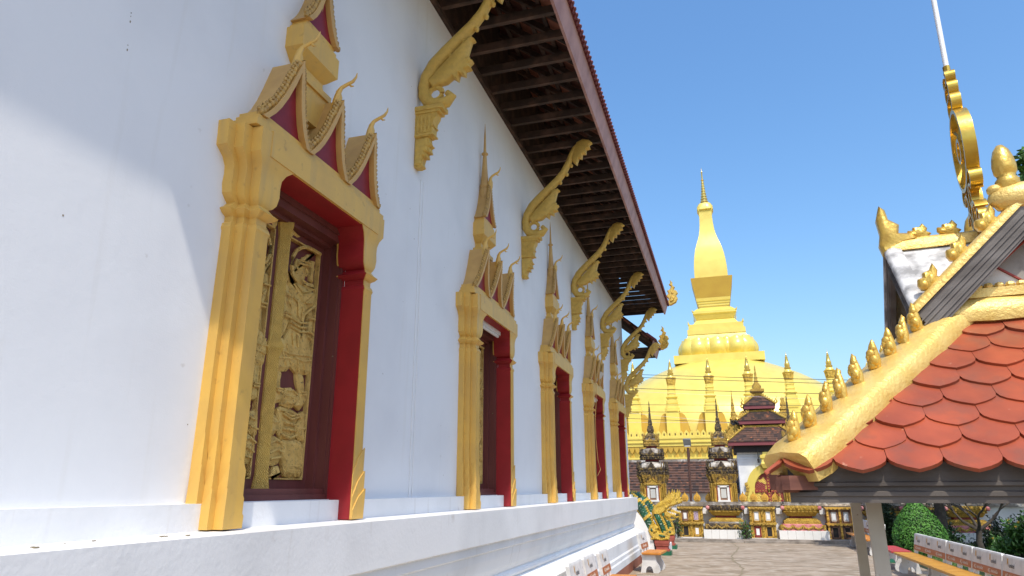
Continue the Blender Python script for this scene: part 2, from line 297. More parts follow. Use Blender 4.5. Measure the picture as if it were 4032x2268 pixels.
def window_parts():
    win = MB()
    for s_ in (-1, 1):
        y0, y1 = sorted((s_*.53, s_*.60)); win.box(-.235, -.035, y0, y1, 1.592, 3.498)
        y0, y1 = sorted((s_*.505, s_*.535)); win.box(-.23, -.10, y0, y1, 1.66, 3.42)
        y0, y1 = sorted((s_*.538, s_*.60)); win.box(-.04, -.015, y0, y1, 1.593, 3.497)
    win.box(-.235, -.03, -.53, .53, 3.40, 3.497).box(-.05, -.01, -.53, .53, 3.452, 3.495).box(-.23, -.10, -.505, .505, 3.37, 3.40)
    win.box(-.235, -.012, -.53, .53, 1.586, 1.625).box(-.235, -.03, -.53, .53, 1.625, 1.66)
    out = {}
    lev = [(1.464, .004, 0, .02), (3.03, 0, 0, 0), (3.05, .008, .006, .05), (3.075, .002, 0, 0), (3.085, -.012, -.01, -.06), (3.12, -.012, -.01, -.06), (3.135, .018, .02, .1), (3.155, .036, .035, .2), (3.175, .01, .01, .05), (3.20, -.012, -.01, -.05), (3.215, .005, .015, .0), (3.245, .032, .04, .04), (3.30, .042, .052, .07), (3.36, .036, .052, .06), (3.41, .04, .058, .07), (3.455, .065, .085, .12), (3.50, .122, .14, .2), (3.65, .127, .14, .2)]
    def pil(s_):
        m_ = MB(); rings = []
        for z, o, i_, xf in lev:
            k = 1+o/.18; d = [.108*k, .147*k, .182*k]; x = [.168*(1+xf), .11*(1+xf), .06*(1+xf)]
            q = [(-.05, -i_), (x[0], -i_), (x[0], d[0]), (x[1], d[0]), (x[1], d[1]), (x[2], d[1]), (x[2], d[2]), (-.05, d[2])]
            rings.append([(a, s_*(.56+b), z) for a, b in q])
        m_.loft(rings)
        # pointed leaves wrapping each ridge at the foot
        for (cx, cd, xa, yb) in ((.168, .108, .11, 0), (.11, .147, .06, .108), (.06, .182, 0, .147)):
            for n_, (zt, t, dr) in enumerate(((1.93, .007, .12), (1.775, .014, .11), (1.66, .021, .09))):
                if cx < .1 and n_ == 2: continue
                X, D = cx+t, cd+t
                lean = .012*(1 if s_ > 0 else .3)
                A = [(xa, D, 1.466), (X, D+.004, 1.466), (X+.004, D+lean, zt), (xa+.01, D, zt-dr)]
                m_.loft([[(x, s_*(.56+d), z) for x, d, z in A], [(x, s_*(.56+d-t*.9), z) for x, d, z in A]])
                y2 = yb if yb else -.012
                B_ = [(X, D, 1.466), (X, y2, 1.466), (X+.002, y2, zt-dr*1.5), (X+.003, y2+(D-y2)*.45, zt-dr*.62), (X+.004, D+lean*.5, zt)]
                m_.loft([[(x, s_*(.56+d), z) for x, d, z in B_], [(x-t*.9, s_*(.56+d), z) for x, d, z in B_]])
        return m_
    out['pilaster'] = [(pil(-1), 'gold_paint'), (pil(1), 'gold_paint')]
    rv = []
    for s_ in (-1, 1):
        m_ = MB(); rings = []
        for z, o, i_, xf in lev:
            if z > 3.49: z = 3.497; i_ = .135
            x1 = .168*(1+xf)-.006; y0, y1 = s_*(.56-i_-.004), s_*(.56-i_+.02)
            rings.append([(-.035, y0, z), (x1, y0, z), (x1, y1, z), (-.035, y1, z)])
            if z >= 3.497: break
        rv.append((m_.loft(rings), 'red_paint'))
    rv.append((MB().box(-.04, .185, -.52, .52, 3.492, 3.502), 'red_paint'))
    out['reveal'] = rv
    out['lintel'] = [(MB().box(-.04, .206, -.655, .655, 3.4985, 3.664).box(-.04, .176, -.77, .77, 3.66, 3.70).box(-.04, .158, -.74, .74, 3.70, 3.74).box(-.04, .145, -.715, .715, 3.74, 3.776), 'gold_paint')]
    # ogee gables
    C_ = [(.242, 0), (.225, .022), (.19, .062), (.15, .125), (.108, .215), (.066, .33), (.03, .44), (0, .53)]
    def gable(k=1.0, z0=3.776, hk=1.0):
        crv = [(a*k, b*hk) for a, b in C_]
        o_ = [(a, z0+b) for a, b in crv]+[(-a, z0+b) for a, b in crv[::-1][1:]]
        body = MB().prism(o_, 'x', -.03, .105)
        ins = [(max(a-.034-.012*(1-b/.53), 0), z0+max(b*hk-.0, 0)+.004) for a, b in [(p[0]*k, p[1]) for p in C_]]
        for s_ in (-1, 1):
            for i in range(len(crv)-1):
                a0, a1 = crv[i], crv[i+1]; b0, b1 = ins[i], ins[i+1]
                q = [(s_*a0[0], z0+a0[1]), (s_*a1[0], z0+a1[1]), (s_*b1[0], b1[1]), (s_*b0[0], b0[1])]
                if abs(q[2][0]-q[1][0])+abs(q[3][0]-q[0][0]) > .004: body.prism(q, 'x', .104, .15)
        tri = [(a, b) for a, b in ins]+[(-a, b) for a, b in ins[::-1][1:]]
        red = MB().prism(tri, 'x', .1, .112)
        bead = MB(); L_ = 0
        for s_ in (-1, 1):
            for i in range(len(crv)-1):
                (a0, b0), (a1, b1) = crv[i], crv[i+1]; n_ = max(1, round(math.hypot(a1-a0, b1-b0)/.033))
                for j in range(n_):
                    t = (j+.5)/n_; y, z = a0+(a1-a0)*t, z0+b0+(b1-b0)*t
                    nl = Vector((b1-b0, a0-a1)).normalized(); hh = random.uniform(.010, .02)
                    if z > z0+.50*hk: continue
                    bead.ball((.128, s_*(y+nl.x*hh), z+nl.y*hh), (.021, .019, .024), 6, 4)
                    bead.ball((.128, s_*(y+nl.x*(hh+.02)), z+nl.y*(hh+.02)+.004), (.012, .012, .016), 5, 3)
            bead.tube([(.128, s_*.235*k, z0+.01), (.128, s_*.245*k, z0+.05), (.128, s_*.243*k, z0+.085)], [.014, .01, .003], 5)
        top = z0+.53*hk
        horn = MB().tube([(.115, 0, top-.09), (.128, 0, top-.03), (.135, 0, top+.03), (.135, 0, top+.075), (.15, .01, top+.115), (.185, .02, top+.14), (.225, .03, top+.165), (.245, .035, top+.20), (.25, .037, top+.235)], [.03, .036, .03, .02, .014, .013, .012, .008, .003], 7)
        horn.tube([(.20, .024, top+.15), (.215, .026, top+.125), (.235, .03, top+.125)], [.01, .008, .003], 5)
        return body, red, bead, horn
    out['gable'] = tuple(g_.xf(lambda p: Vector((p.x*1.15+max(p.z-3.776, 0)*.13 if p.x > 0 else p.x, p.y, 3.74+(p.z-3.776)*.97))) for g_ in gable()[:3])+(MB().join(gable()[3], lambda p: Vector((p.x+.055, p.y, 3.74+(p.z-3.776)*.97))),)
    up = gable(.80, 4.70, .92)
    tw = MB()
    tl = [(4.02, .19, .09), (4.27, .19, .09), (4.272, .205, .105), (4.32, .205, .105), (4.322, .16, .08), (4.37, .14, .07), (4.395, .14, .07), (4.41, .16, .085), (4.44, .185, .11), (4.47, .212, .132), (4.475, .218, .136), (4.63, .218, .136), (4.633, .19, .125), (4.665, .19, .125), (4.67, .17, .115), (4.71, .17, .115)]
    tw.loft([[(-.03, -h, z), (x, -h, z), (x, h, z), (-.03, h, z)] for z, h, x in tl])
    out['tower'] = [tw, up]
    out['spire'] = [(MB().lathe([(.05, 4.85), (.06, 5.05), (.066, 5.10), (.05, 5.14), (.062, 5.17), (.05, 5.2), (.032, 5.45), (.024, 5.585), (.042, 5.60), (.04, 5.615), (.02, 5.63), (.017, 5.68), (.012, 5.85), (.002, 6.03)], (.06, -.16, 0), 10), 'gold_brown')]
    # carved shutters
    def c1(x, y): return (1050+x*.3453, 900+y*.3453)
    def c2(x, y): return (1000+x*.3932, 1380+y*.3932)
    def uv(p):
        x, y = p; r_, l_ = 1252-(y-974)*.065, 1143-(y-910)*.0776
        return ((x-l_)/(r_-l_), (1891-y)/917)
    P1 = [[(320,540),(345,500),(352,450),(365,405),(410,400),(425,350),(450,330),(470,290),(540,250),(530,280),(490,340),(480,400),(475,440),(480,530),(450,560),(440,620),(420,660),(415,705),(345,700),(345,655),(315,630),(305,590),(318,575)],
          [(440,630),(500,620),(530,610),(540,690),(500,720),(440,710),(430,670)],
          [(245,590),(275,680),(320,700),(420,700),(470,730),(530,720),(525,850),(510,930),(450,980),(420,1050),(420,1150),(450,1250),(460,1330),(480,1449),(200,1449),(260,1310),(275,1200),(275,1110),(280,1000),(280,800),(250,690)],
          [(240,745),(280,760),(285,1000),(275,1200),(240,1330),(190,1410),(215,1280),(225,1200),(220,900)],
          [(460,970),(510,930),(520,1050),(500,1250),(480,1380),(480,1430),(380,1430),(380,1380),(440,1340),(450,1200),(470,1090)],
          [(270,80),(375,150),(330,190),(310,190),(290,235),(265,215)],
          [(510,340),(540,330),(530,400),(535,440),(525,480),(520,610),(490,600),(495,450)],
          [(300,740),(390,780),(500,760),(470,850),(400,950),(340,870)]]
    P2 = [[(260,60),(300,0),(555,0),(555,180),(545,280),(500,290),(440,300),(400,260),(385,245),(350,300),(310,315),(250,320),(250,200)],
          [(250,300),(310,310),(300,400),(300,510),(320,520),(310,600),(230,640),(240,560),(255,510),(250,420)],
          [(435,290),(495,290),(505,420),(520,520),(510,590),(470,650),(425,610),(455,560),(465,480),(440,380)],
          [(340,460),(390,445),(440,500),(440,560),(400,640),(370,650),(310,630),(320,560),(330,510)],
          [(275,670),(310,640),(400,650),(460,680),(460,740),(430,800),(415,860),(430,930),(310,950),(285,880),(280,800)],
          [(230,680),(215,760),(195,950),(240,930),(280,850),(270,740),(245,720)],
          [(460,740),(460,690),(500,650),(500,740),(490,800),(500,940),(460,940),(425,880),(425,820)],
          [(195,960),(260,920),(310,950),(300,1080),(290,1170),(250,1190),(205,1180),(185,1090)],
          [(250,1195),(290,1185),(305,1260),(290,1290),(205,1290),(225,1268)],
          [(310,950),(430,930),(480,950),(495,1000),(490,1150),(470,1280),(400,1300),(340,1280),(325,1180),(300,1080)],
          [(340,1010),(420,980),(430,1060),(360,1110)], [(290,680),(450,690),(400,740),(330,730)]]
    polys = [[uv(c1(*p)) for p in q] for q in P1]+[[uv(c2(*p)) for p in q] for q in P2]
    LN1 = [[(300,740),(390,830),(500,750)],[(320,720),(390,790),(480,730)],[(270,1130),(360,1160),(450,1120)],[(265,1180),(360,1210),(455,1170)],[(265,1230),(360,1260),(470,1220)],[(345,890),(350,1100)],[(400,950),(380,1130)],[(222,880),(280,890)],[(222,1090),(278,1095)],[(222,1130),(275,1140)],[(455,1060),(520,1050)],[(450,1220),(500,1235)],[(450,1280),(490,1300)],[(325,545),(345,540)],[(310,600),(335,600)],[(350,470),(470,440)],[(360,430),(470,410)],[(300,900),(345,930)],[(420,900),(490,870)],[(250,950),(275,1000)],[(290,1300),(300,1440)],[(340,1280),(345,1440)],[(420,500),(440,540),(425,580)],[(385,650),(420,660)]]
    LN2 = [[(250,120),(380,130),(550,90)],[(260,200),(380,170)],[(390,150),(470,170),(550,140)],[(280,60),(330,250)],[(330,40),(370,230)],[(430,170),(440,280)],[(480,170),(500,285)],[(320,690),(380,720),(450,690)],[(310,710),(380,750),(455,715)],[(300,900),(360,930),(430,890)],[(200,1000),(250,960),(300,980)],[(200,1080),(260,1040),(300,1060)],[(330,1000),(400,1100),(420,1280)],[(370,980),(440,1100),(450,1270)],[(420,960),(470,1080),(470,1200)],[(340,1200),(400,1180),(470,1210)],[(330,540),(350,535)],[(375,545),(395,540)],[(340,590),(370,605),(400,585)],[(345,490),(390,475),(430,510)],[(255,480),(300,485)],[(255,505),(300,510)],[(470,470),(510,465)],[(472,495),(512,490)],[(230,800),(275,790)],[(205,880),(270,860)],[(430,830),(495,820)],[(320,790),(420,800)],[(310,850),(415,850)],[(210,1130),(290,1110)]]
    sh = []
    for s_ in (-1, 1):
        b = MB(); y0, y1 = sorted((s_*.02, s_*.507)); b.box(-.225, -.185, y0, y1, 1.66, 3.372)
        for a0, a1 in ((.022, .075), (.462, .506)):
            y0, y1 = sorted((s_*a0, s_*a1)); b.box(-.19, -.158, y0, y1, 1.661, 3.371)
        y0, y1 = sorted((s_*.075, s_*.462)); b.box(-.19, -.158, y0, y1, 1.661, 1.715).box(-.19, -.158, y0, y1, 3.32, 3.371)
        g = MB()
        for a0, a1, z0, z1 in ((.078, .088, 1.718, 3.317), (.449, .459, 1.718, 3.317), (.078, .459, 1.716, 1.726), (.078, .459, 3.307, 3.317)):
            y0, y1 = sorted((s_*a0, s_*a1)); g.box(-.186, -.150, y0, y1, z0, z1)
        Pf = lambda u, v, h: (-.188+h, s_*(.06+.395*u), 1.722+1.592*v)
        for k, q in enumerate(polys):
            puff(g, q, Pf, 0, .024+.0007*k+.006*(k % 3)+(.012 if k == 7 else 0), .010 if k in (6,) else .020)
        for ln, r_ in (([(340,695),(295,640),(280,545),(292,440),(328,340),(380,270),(440,228),(500,222),(578,225)], .014), ([(520,890),(460,970),(410,1040),(390,1150),(382,1320)], .010)): g.tube([Pf(*uv(c1(*p)), .04) for p in ln], r_, 6)
        for f_, L1 in ((c1, LN1), (c2, LN2)):
            for ln in L1: g.tube([Pf(*uv(f_(*p)), .043+.002*(j % 2)) for j, p in enumerate(ln)], .0075, 5)
        sh.append((b, g))
    out['shutter'] = sh
    lk = MB()
    for z, h, x in ((1.64, .052, .085), (1.66, .052, .085), (1.74, .034, .07), (2.50, .034, .07), (2.53, .05, .095), (2.56, .034, .07), (3.30, .034, .07), (3.36, .05, .09), (3.385, .05, .09)): pass
    zl = [(1.635, .055, .10), (1.66, .055, .10), (1.75, .036, .082), (2.46, .036, .082), (2.52, .058, .11), (2.58, .036, .082), (3.28, .036, .082), (3.35, .055, .10), (3.375, .055, .10)]
    lk.loft([[(-.19, -h, z), (-.17+x*.3, -h, z), (-.17+x, 0, z), (-.17+x*.3, h, z), (-.19, h, z)] for z, h, x in zl])
    out['batten'] = [(lk, 'beam_gold')]
    return win, out
win_mb, wp = window_parts()
def make_window():
    w_ = win_mb.build('window', 'maroon_wood', hall)
    for key in ('pilaster', 'reveal', 'lintel', 'spire', 'batten'):
        for mb_, mm in wp[key]: mb_.build(key, mm, w_, smooth=30)
    b_, r_, bd, hn = wp['gable']
    for c in (-.475, 0, .475):
        for nm_, mb_, mm in (('gable', b_, 'gold_brown'), ('tympanum', r_, 'red_rose'), ('crockets', bd, 'crocket_gold'), ('horn', hn, 'gold_paint')):
            o = mb_.build(nm_, mm, w_, smooth=40); o.location.y = c; o.location.x = 0.0
    tw, (b_, r_, bd, hn) = wp['tower']
    tw.build('tower', 'gold_paint', w_, smooth=30).location.y = -.16
    for nm_, mb_, mm in (('gable', b_, 'gold_brown'), ('tympanum', r_, 'red_rose'), ('crockets', bd, 'crocket_gold'), ('horn', hn, 'gold_paint')): mb_.build(nm_, mm, w_, smooth=40).location.y = -.16
    for b_, g_ in wp['shutter']:
        b_.build('shutter', 'maroon_wood', w_); g_.build('carving', 'carved_gold', w_, smooth=25)
    return w_
w0 = make_window(); w0.location.y = WY[0]
for i in range(1, 5):
    c = w0.copy(); COL.objects.link(c); c.parent = hall; c.location.y = WY[i]
    for ch in list(w0.children):
        d = ch.copy(); COL.objects.link(d); d.parent = c
for i in (1, 3):                                # fluorescent battens above two windows
    wn_ = [o for o in hall.children if o.name.startswith('window') and abs(o.location.y-WY[i]) < .01][0]
    MB().box(.02, .08, -.40, .42, 3.445, 3.49).tube([(.05, -.38, 3.43), (.05, .40, 3.43)], .016, 8).build('light_tube', 'white_pole', wn_)
# floodlight and hanging cable at the fourth window
fl = MB().box(.10, .13, WY[3]+.10, WY[3]+.38, 3.80, 4.02).box(.05, .11, WY[3]+.2, WY[3]+.28, 3.72, 3.95)
fl.xf(lambda p: Vector((p.x+(p.z-3.8)*.5, p.y, p.z)))
fl.build('floodlight', 'lamp_glass', hall)
cb = MB().tube([(.14, WY[3]-.52, 3.75), (.235, WY[3]-.56, 3.66), (.22, WY[3]-.57, 3.3), (.19, WY[3]-.56, 3.0), (.19, WY[3]-.58, 2.6), (.20, WY[3]-.50, 2.2), (.24, WY[3]-.47, 2.02), (.18, WY[3]-.5, 1.9)], .007, 6)
cb.build('hanging_cable', 'gold_brown', hall)
MB().tube([(.004, 5.41, 4.5), (.004, 5.41, 1.59)], .004, 6).tube([(.004, 5.47, 4.5), (.004, 5.47, 1.59)], .004, 6).build('conduit', 'plaster', hall)

wsn = MB()
for (ya, za), (yb, zb) in (((2.05, 4.42), (2.12, 3.55)), ((2.17, 4.5), (2.23, 4.0))):
    for k in range(16):
        t = random.random()**1.3; y, z, r = ya+(yb-ya)*t+random.uniform(-.006, .006), za+(zb-za)*t, random.uniform(.0014, .0035)
        wsn.box(-.01, .0012, y-r, y+r, z-r*random.uniform(1, 3), z+r)
for _ in range(70):
    y, z, r = random.uniform(.9, 18), random.uniform(1.7, 5.5), random.uniform(.0012, .0035); wsn.box(-.01, .0012, y-r, y+r*.8, z-r, z+r*1.3)
o = wsn.build('wall_spots', 'crack_dirt', hall); o['kind'] = 'stuff'
# eave brackets
def bracket_mb():
    b = MB()
    pth = [(.30, 5.33), (.35, 5.28), (.30, 5.225), (.20, 5.215), (.11, 5.25), (.065, 5.33), (.06, 5.42), (.085, 5.53), (.16, 5.66), (.28, 5.78), (.42, 5.91), (.55, 6.03), (.65, 6.15), (.72, 6.28), (.77, 6.40), (.83, 6.51), (.91, 6.575), (1.0, 6.58), (1.05, 6.54)]
    b.tube([(x, 0, z) for x, z in pth], [.03, .045, .055, .058, .06, .062, .064, .068, .07, .068, .062, .057, .053, .05, .047, .046, .044, .038, .02], 10, up=(0, 1, 0))
    for i in range(9, 16):                      # spine scales under the arm
        x, z = pth[i]; b.ball((x+.045, 0, z-.045), (.028, .035, .03), 6, 4)
    b.tube([(.18+.07*math.cos(a), 0, 5.335+.07*math.sin(a)) for a in [i*.55 for i in range(12)]], .026, 6, up=(0, 1, 0))
    wing = [(.10, 5.47), (.22, 5.60), (.36, 5.74), (.50, 5.88), (.555, 5.89), (.585, 5.855), (.55, 5.84), (.53, 5.77), (.50, 5.66), (.565, 5.62), (.53, 5.585), (.55, 5.54), (.49, 5.53), (.49, 5.47), (.43, 5.50), (.415, 5.43), (.36, 5.475), (.30, 5.43), (.22, 5.42), (.16, 5.39)]
    for s_ in (-1, 1): puff(b, wing, lambda x, z, h: (x, s_*h, z), 0, .05, .02)
    for k in range(6): b.tube([(.24+.03*k, 0, 5.46+.012*k), (.30+.035*k, 0, 5.56), (.34+.035*k, 0, 5.60+.015*k)], [.02, .055, .02], 6, up=(0, 1, 0))
    tip = [(.80, 6.46), (.86, 6.60), (.95, 6.635), (1.04, 6.61), (1.09, 6.555), (1.045, 6.53), (1.06, 6.47), (1.0, 6.46), (.995, 6.39), (.94, 6.395), (.93, 6.32), (.885, 6.335), (.85, 6.23), (.80, 6.28), (.775, 6.36)]
    for s_ in (-1, 1): puff(b, tip, lambda x, z, h: (x, s_*h, z), 0, .045, .018)
    return b
def capital_mb():
    c = MB()
    c.box(-.01, .285, -.075, .075, 5.135, 5.18).box(-.01, .255, -.065, .065, 5.105, 5.135)
    fl_ = [(-.01, 5.105), (.225, 5.105), (.215, 5.06), (.19, 5.02), (.182, 4.94), (.178, 4.88), (.15, 4.86), (-.01, 4.86)]
    c.prism(fl_, 'y', -.055, .055)
    for k in range(4): c.box(.02+.04*k, .042+.04*k, -.061, .061, 4.90, 5.08)
    for k in range(3): c.box(.0, .195, -.06, .06, 4.87+.09*k, 4.885+.09*k)
    lf = [(-.01, 4.86), (.14, 4.86), (.15, 4.80), (.175, 4.77), (.145, 4.755), (.16, 4.70), (.12, 4.70), (.13, 4.65), (.09, 4.655), (.075, 4.60), (.09, 4.565), (.05, 4.55), (-.01, 4.56)]
    c.prism(lf, 'y', -.04, .04)
    for s_ in (-1, 1): puff(c, [(p[0]*.8+.01, 4.55+(p[1]-4.55)*.9+.02) for p in lf], lambda x, z, h: (x, s_*h, z), .03, .055, .018)
    return c
bb, cc = bracket_mb(), capital_mb()
b0 = bb.build('eave_bracket', 'beam_gold', hall, smooth=50); c0 = cc.build('capital', 'beam_gold', b0, smooth=30)
for i, (y, dz) in enumerate(((5.29, 0), (8.93, 0), (12.34, 0), (15.61, 0), (18.95, -.03), (19.42, -.95))):
    o = b0 if i == 0 else b0.copy()
    if i:
        COL.objects.link(o); o.parent = hall; d = c0.copy(); COL.objects.link(d); d.parent = o
    o.location = (0, y, dz)

# roof with joists, fascia and tile edge
def eave(x, y0, y1, zf, depth=7.5, step=.43, lip=0.0, xin=0.0):
    dx = x-1.2
    sl = .84; zt = zf+.24
    MB().prism([(1.285+dx, zt), (1.325+dx, zt+.03), (-depth, zt+.09+sl*(1.285+dx+depth)), (-depth, zt+sl*(1.285+dx+depth))], 'y', y0, y1).build('roof', 'tile_under', hall)
    MB().prism([(1.20+dx, zf), (1.235+dx, zf-.01), (1.315+dx, zt+.005), (1.28+dx, zt+.02)], 'y', y0, y1+.02).build('fascia', 'fascia_paint', hall)
    t = MB(); n = int((y1-y0)/.105)
    for k in range(n+1):
        y = y0+k*(y1-y0)/n
        t.tube([(1.36+dx, y, zt+.015), (1.10+dx, y, zt+.015+.26*sl)], .036, 7)
    t.prism([(1.30+dx, zt+.02), (1.365+lip+dx, zt+.012), (1.35+lip+dx, zt+.03), (-depth, zt+.13+sl*(1.3+dx+depth)), (-depth, zt+.10+sl*(1.3+dx+depth))], 'y', y0, y1)
    t.build('roof_tiles', 'maroon_tile', hall)
    bt = MB(); k = 0
    while True:
        xx = 1.15+dx-k*.24; z = zt+sl*(1.285+dx-xx)
        if xx < xin-1.2: break
        bt.box(xx-.025, xx+.025, y0+.02, y1-.02, z-.05, z+.005); k += 1
    bt.build('battens', 'old_wood', hall)
    r_ = MB(); y = y0+.2
    while y < y1-.05:
        r_.box(xin-.02, 1.215+dx, y-.028, y+.028, zf+.0, zf+.10)
        r_.loft([[(1.24+dx, y-.03, zt-.10), (1.24+dx, y+.03, zt-.10), (1.24+dx, y+.03, zt-.01), (1.24+dx, y-.03, zt-.01)], [(xin-1.2, y-.03, zt-.10+sl*(1.24+dx-xin+1.2)), (xin-1.2, y+.03, zt-.10+sl*(1.24+dx-xin+1.2)), (xin-1.2, y+.03, zt-.01+sl*(1.24+dx-xin+1.2)), (xin-1.2, y-.03, zt-.01+sl*(1.24+dx-xin+1.2))]])
        y += step
    r_.build('joists', 'old_wood', hall)
eave(1.20, .32, 20.05, 6.655); eave(.68, -6, .315, 6.655, lip=.045); eave(.80, 19.47, 21.0, 5.51, depth=3.2, step=.3, xin=-.6)
MB().prism([(.70, 6.9), (-5, 11.7), (-5, 13.2), (1.25, 6.96), (.74, 6.9)], 'y', .25, .33).build('roof_step', 'old_wood', hall)
MB().box(-.3, .045, .3, 19.44, 6.60, 6.66).box(-.3, .004, .3, 19.43, 6.66, 9.5).build('plate_and_dark_cavity', 'old_wood', hall)  # timber plate; the tall dark sheet above paints in the shaded eave cavity
def flame(mb, P, k=1.0):                        # naga flame finial, leaf shapes in (a, z)
    for q, h in (([(0, 0), (.10, -.02), (.22, .04), (.27, .14), (.24, .22), (.28, .27), (.25, .34), (.19, .36), (.22, .43), (.17, .47), (.17, .55), (.11, .62), (.12, .54), (.08, .50), (.13, .45), (.10, .38), (.03, .35), (.06, .28), (.0, .22), (.06, .14)], .045), ([(.08, .06), (.17, .08), (.20, .16), (.13, .22), (.09, .15)], .075), ([(.12, .26), (.19, .26), (.17, .33), (.13, .33)], .06)):
        for s_ in (-1, 1): puff(mb, [(a*k, b*k) for a, b in q], lambda x, z, hh: P(x, s_*hh, z), 0, h*k, .02*k)
for x, y, z, k in ((1.30, 20.02, 6.92, 1.25), (.90, 20.97, 5.78, 1.2)):
    f_ = MB(); flame(f_, lambda a, d, c, x=x, y=y, z=z: (x+a, y+d, z+c), k); f_.build('roof_finial', 'leaf_gold', hall, smooth=40)

# ------------------------------------------------------------ great golden stupa
GX, GY = 2.9, 85.0
gs = thing('great_stupa', 'huge golden stupa with tall tapering spire above a lotus petal base and dome', 'stupa', (GX, GY, 0))
sp = [(1.0, 36.1), (.92, 36.6), (.62, 37.1)]
MB().plan(rsq(4, 8), [(.86, 36.05), (1.0, 36.15), (.97, 36.6), (.72, 37.08), (.3, 37.1)]).build('spire_cap', 'stupa_gold', gs, smooth=40)
pr_ = []; z = 37.05; r = .56
while z < 40.2:
    pr_ += [(r, z), (r*1.0, z+.12), (r*.72, z+.16), (r*.70, z+.36)]; z += .38; r *= .875
pr_ += [(.16, z), (.22, z+.1), (.10, z+.2), (.08, 41.6), (.13, 41.7), (.03, 41.85), (.015, 42.4)]
MB().lathe(pr_, n=14).build('spire_tip', 'spire_gold', gs, smooth=40)
bt = [(1.96, 26.4), (1.97, 27.2), (1.95, 28.0), (1.88, 28.9), (1.77, 29.7), (1.62, 30.5), (1.42, 31.2), (1.20, 31.9), (1.02, 32.6), (.90, 33.3), (.83, 34.1), (.79, 34.9), (.785, 35.6), (.80, 36.0), (.86, 36.12)]
MB().plan(sq(), bt).build('spire_body', 'stupa_gold', gs, smooth=50)
ho = MB()
for sx in (-1, 1):
    for sy in (-1, 1): ho.tube([(sx*.76, sy*.76, 35.9), (sx*.84, sy*.84, 36.15), (sx*.90, sy*.90, 36.42)], [.09, .07, .02], 6)
ho.build('spire_horns', 'stupa_gold', gs)
MB().plan(sq(), [(2.02, 24.05), (2.46, 26.5), (2.46, 26.55), (1.9, 26.56)]).build('flared_block', 'stupa_ochre_shade', gs)  # less-lit block faces are put into the darker ochre
MB().plan(sq(), [(1.95, 22.6), (1.70, 22.75), (1.70, 23.0), (1.80, 23.05), (1.80, 23.3), (1.88, 23.35), (1.90, 23.6), (1.98, 23.65), (2.02, 24.04), (1.0, 24.06)]).build('neck_moulding', 'stupa_gold', gs)
MB().plan(sq(), [(2.15, 20.7), (2.15, 21.25), (2.22, 21.3), (2.42, 21.85), (2.53, 22.0), (2.53, 22.3), (2.44, 22.32), (1.95, 22.75)]).build('cornice', 'stupa_gold', gs)
MB().plan(sq(), [(3.6, 18.3), (3.25, 19.24), (3.32, 19.26), (3.30, 19.9), (3.14, 19.92), (3.14, 20.55), (2.95, 20.56), (2.62, 20.62), (2.2, 21.2)]).build('stepped_base', 'stupa_gold', gs)
hn = MB()
for sx in (-1, 1):
    for sy in (-1, 1): hn.tube([(sx*2.95, sy*2.95, 20.3), (sx*3.1, sy*3.1, 20.6), (sx*3.16, sy*3.16, 20.95)], [.16, .12, .02], 6); hn.tube([(sx*2.4, sy*2.4, 22.1), (sx*2.55, sy*2.55, 22.3), (sx*2.62, sy*2.62, 22.5)], [.12, .08, .02], 6)
hn.build('corner_horns', 'stupa_gold', gs)
def petal(wd, h, z0, out):
    n, k = 10, 9; rings = []
    for j in range(k+1):
        t = j/k; hw = wd*.5*(1 if t < .5 else math.sqrt(max(1-((t-.5)/.5)**2.2, 0.0)))
        b = out+.34*math.sin(math.pi*min(t*1.0, 1)**.9)*.9-(.22*t)
        if t > .86: b += (t-.86)*1.8
        rings.append([((i/n*2-1)*hw, -(b+(.42*(1-(i/n*2-1)**2)-.20*(i/n*2-1)**4)*math.sin(math.pi*min(.15+t*.8, 1))), z0+h*t) for i in range(n+1)])
    m_ = MB(); m_.loft(rings, cap=False, closed=False)
    m_.loft([[(x, y+.12, z) for x, y, z in r_] for r_ in rings], cap=False, closed=False)
    for e_ in (0, n): m_.tube([r_[e_] for r_ in rings[:-1]], .05, 5)
    return m_
PM = petal(2.08, 2.3, 16.55, 4.0).build('lotus_petal', 'stupa_gold', gs, smooth=60)
pf = petal(1.5, 2.34, 16.55, 3.66)
first = True
for side in range(4):
    for k in range(4):
        o = PM if first else PM.copy()
        if not first: COL.objects.link(o); o.parent = gs
        first = False
        a = side*math.pi/2+(math.pi/4 if k == 3 else 0); x = (k-1)*2.16 if k < 3 else 0; y = -.92 if k == 3 else 0
        o.location = (x*math.cos(a)-y*math.sin(a), x*math.sin(a)+y*math.cos(a), 0); o.rotation_euler = (0, 0, a)
fm = MB()
for side in range(4):
    a = side*math.pi/2
    for x in (-3.0, -1.08, 1.08, 3.0):
        fm.join(pf, lambda p: Matrix.Rotation(a, 3, 'Z') @ Vector((p.x+x, p.y, p.z)))
fm.build('lotus_filler', 'stupa_gold', gs, smooth=60)
MB().plan(sq(), [(3.6, 16.5), (3.6, 18.2), (3.5, 18.35)]).build('lotus_core', 'stupa_gold', gs)
MB().plan(sq(), [(5.0, 15.6), (5.0, 16.56), (4.4, 16.57)]).build('square_slab', 'stupa_gold', gs)
MB().plan(rsq(10, 3.2), [(14.6, 5.0), (14.3, 7.5), (13.6, 9.6), (12.4, 11.2), (10.8, 12.6), (9.0, 13.8), (7.1, 14.8), (5.3, 15.65), (4.6, 15.7)]).build('dome', 'stupa_gold', gs, smooth=50)
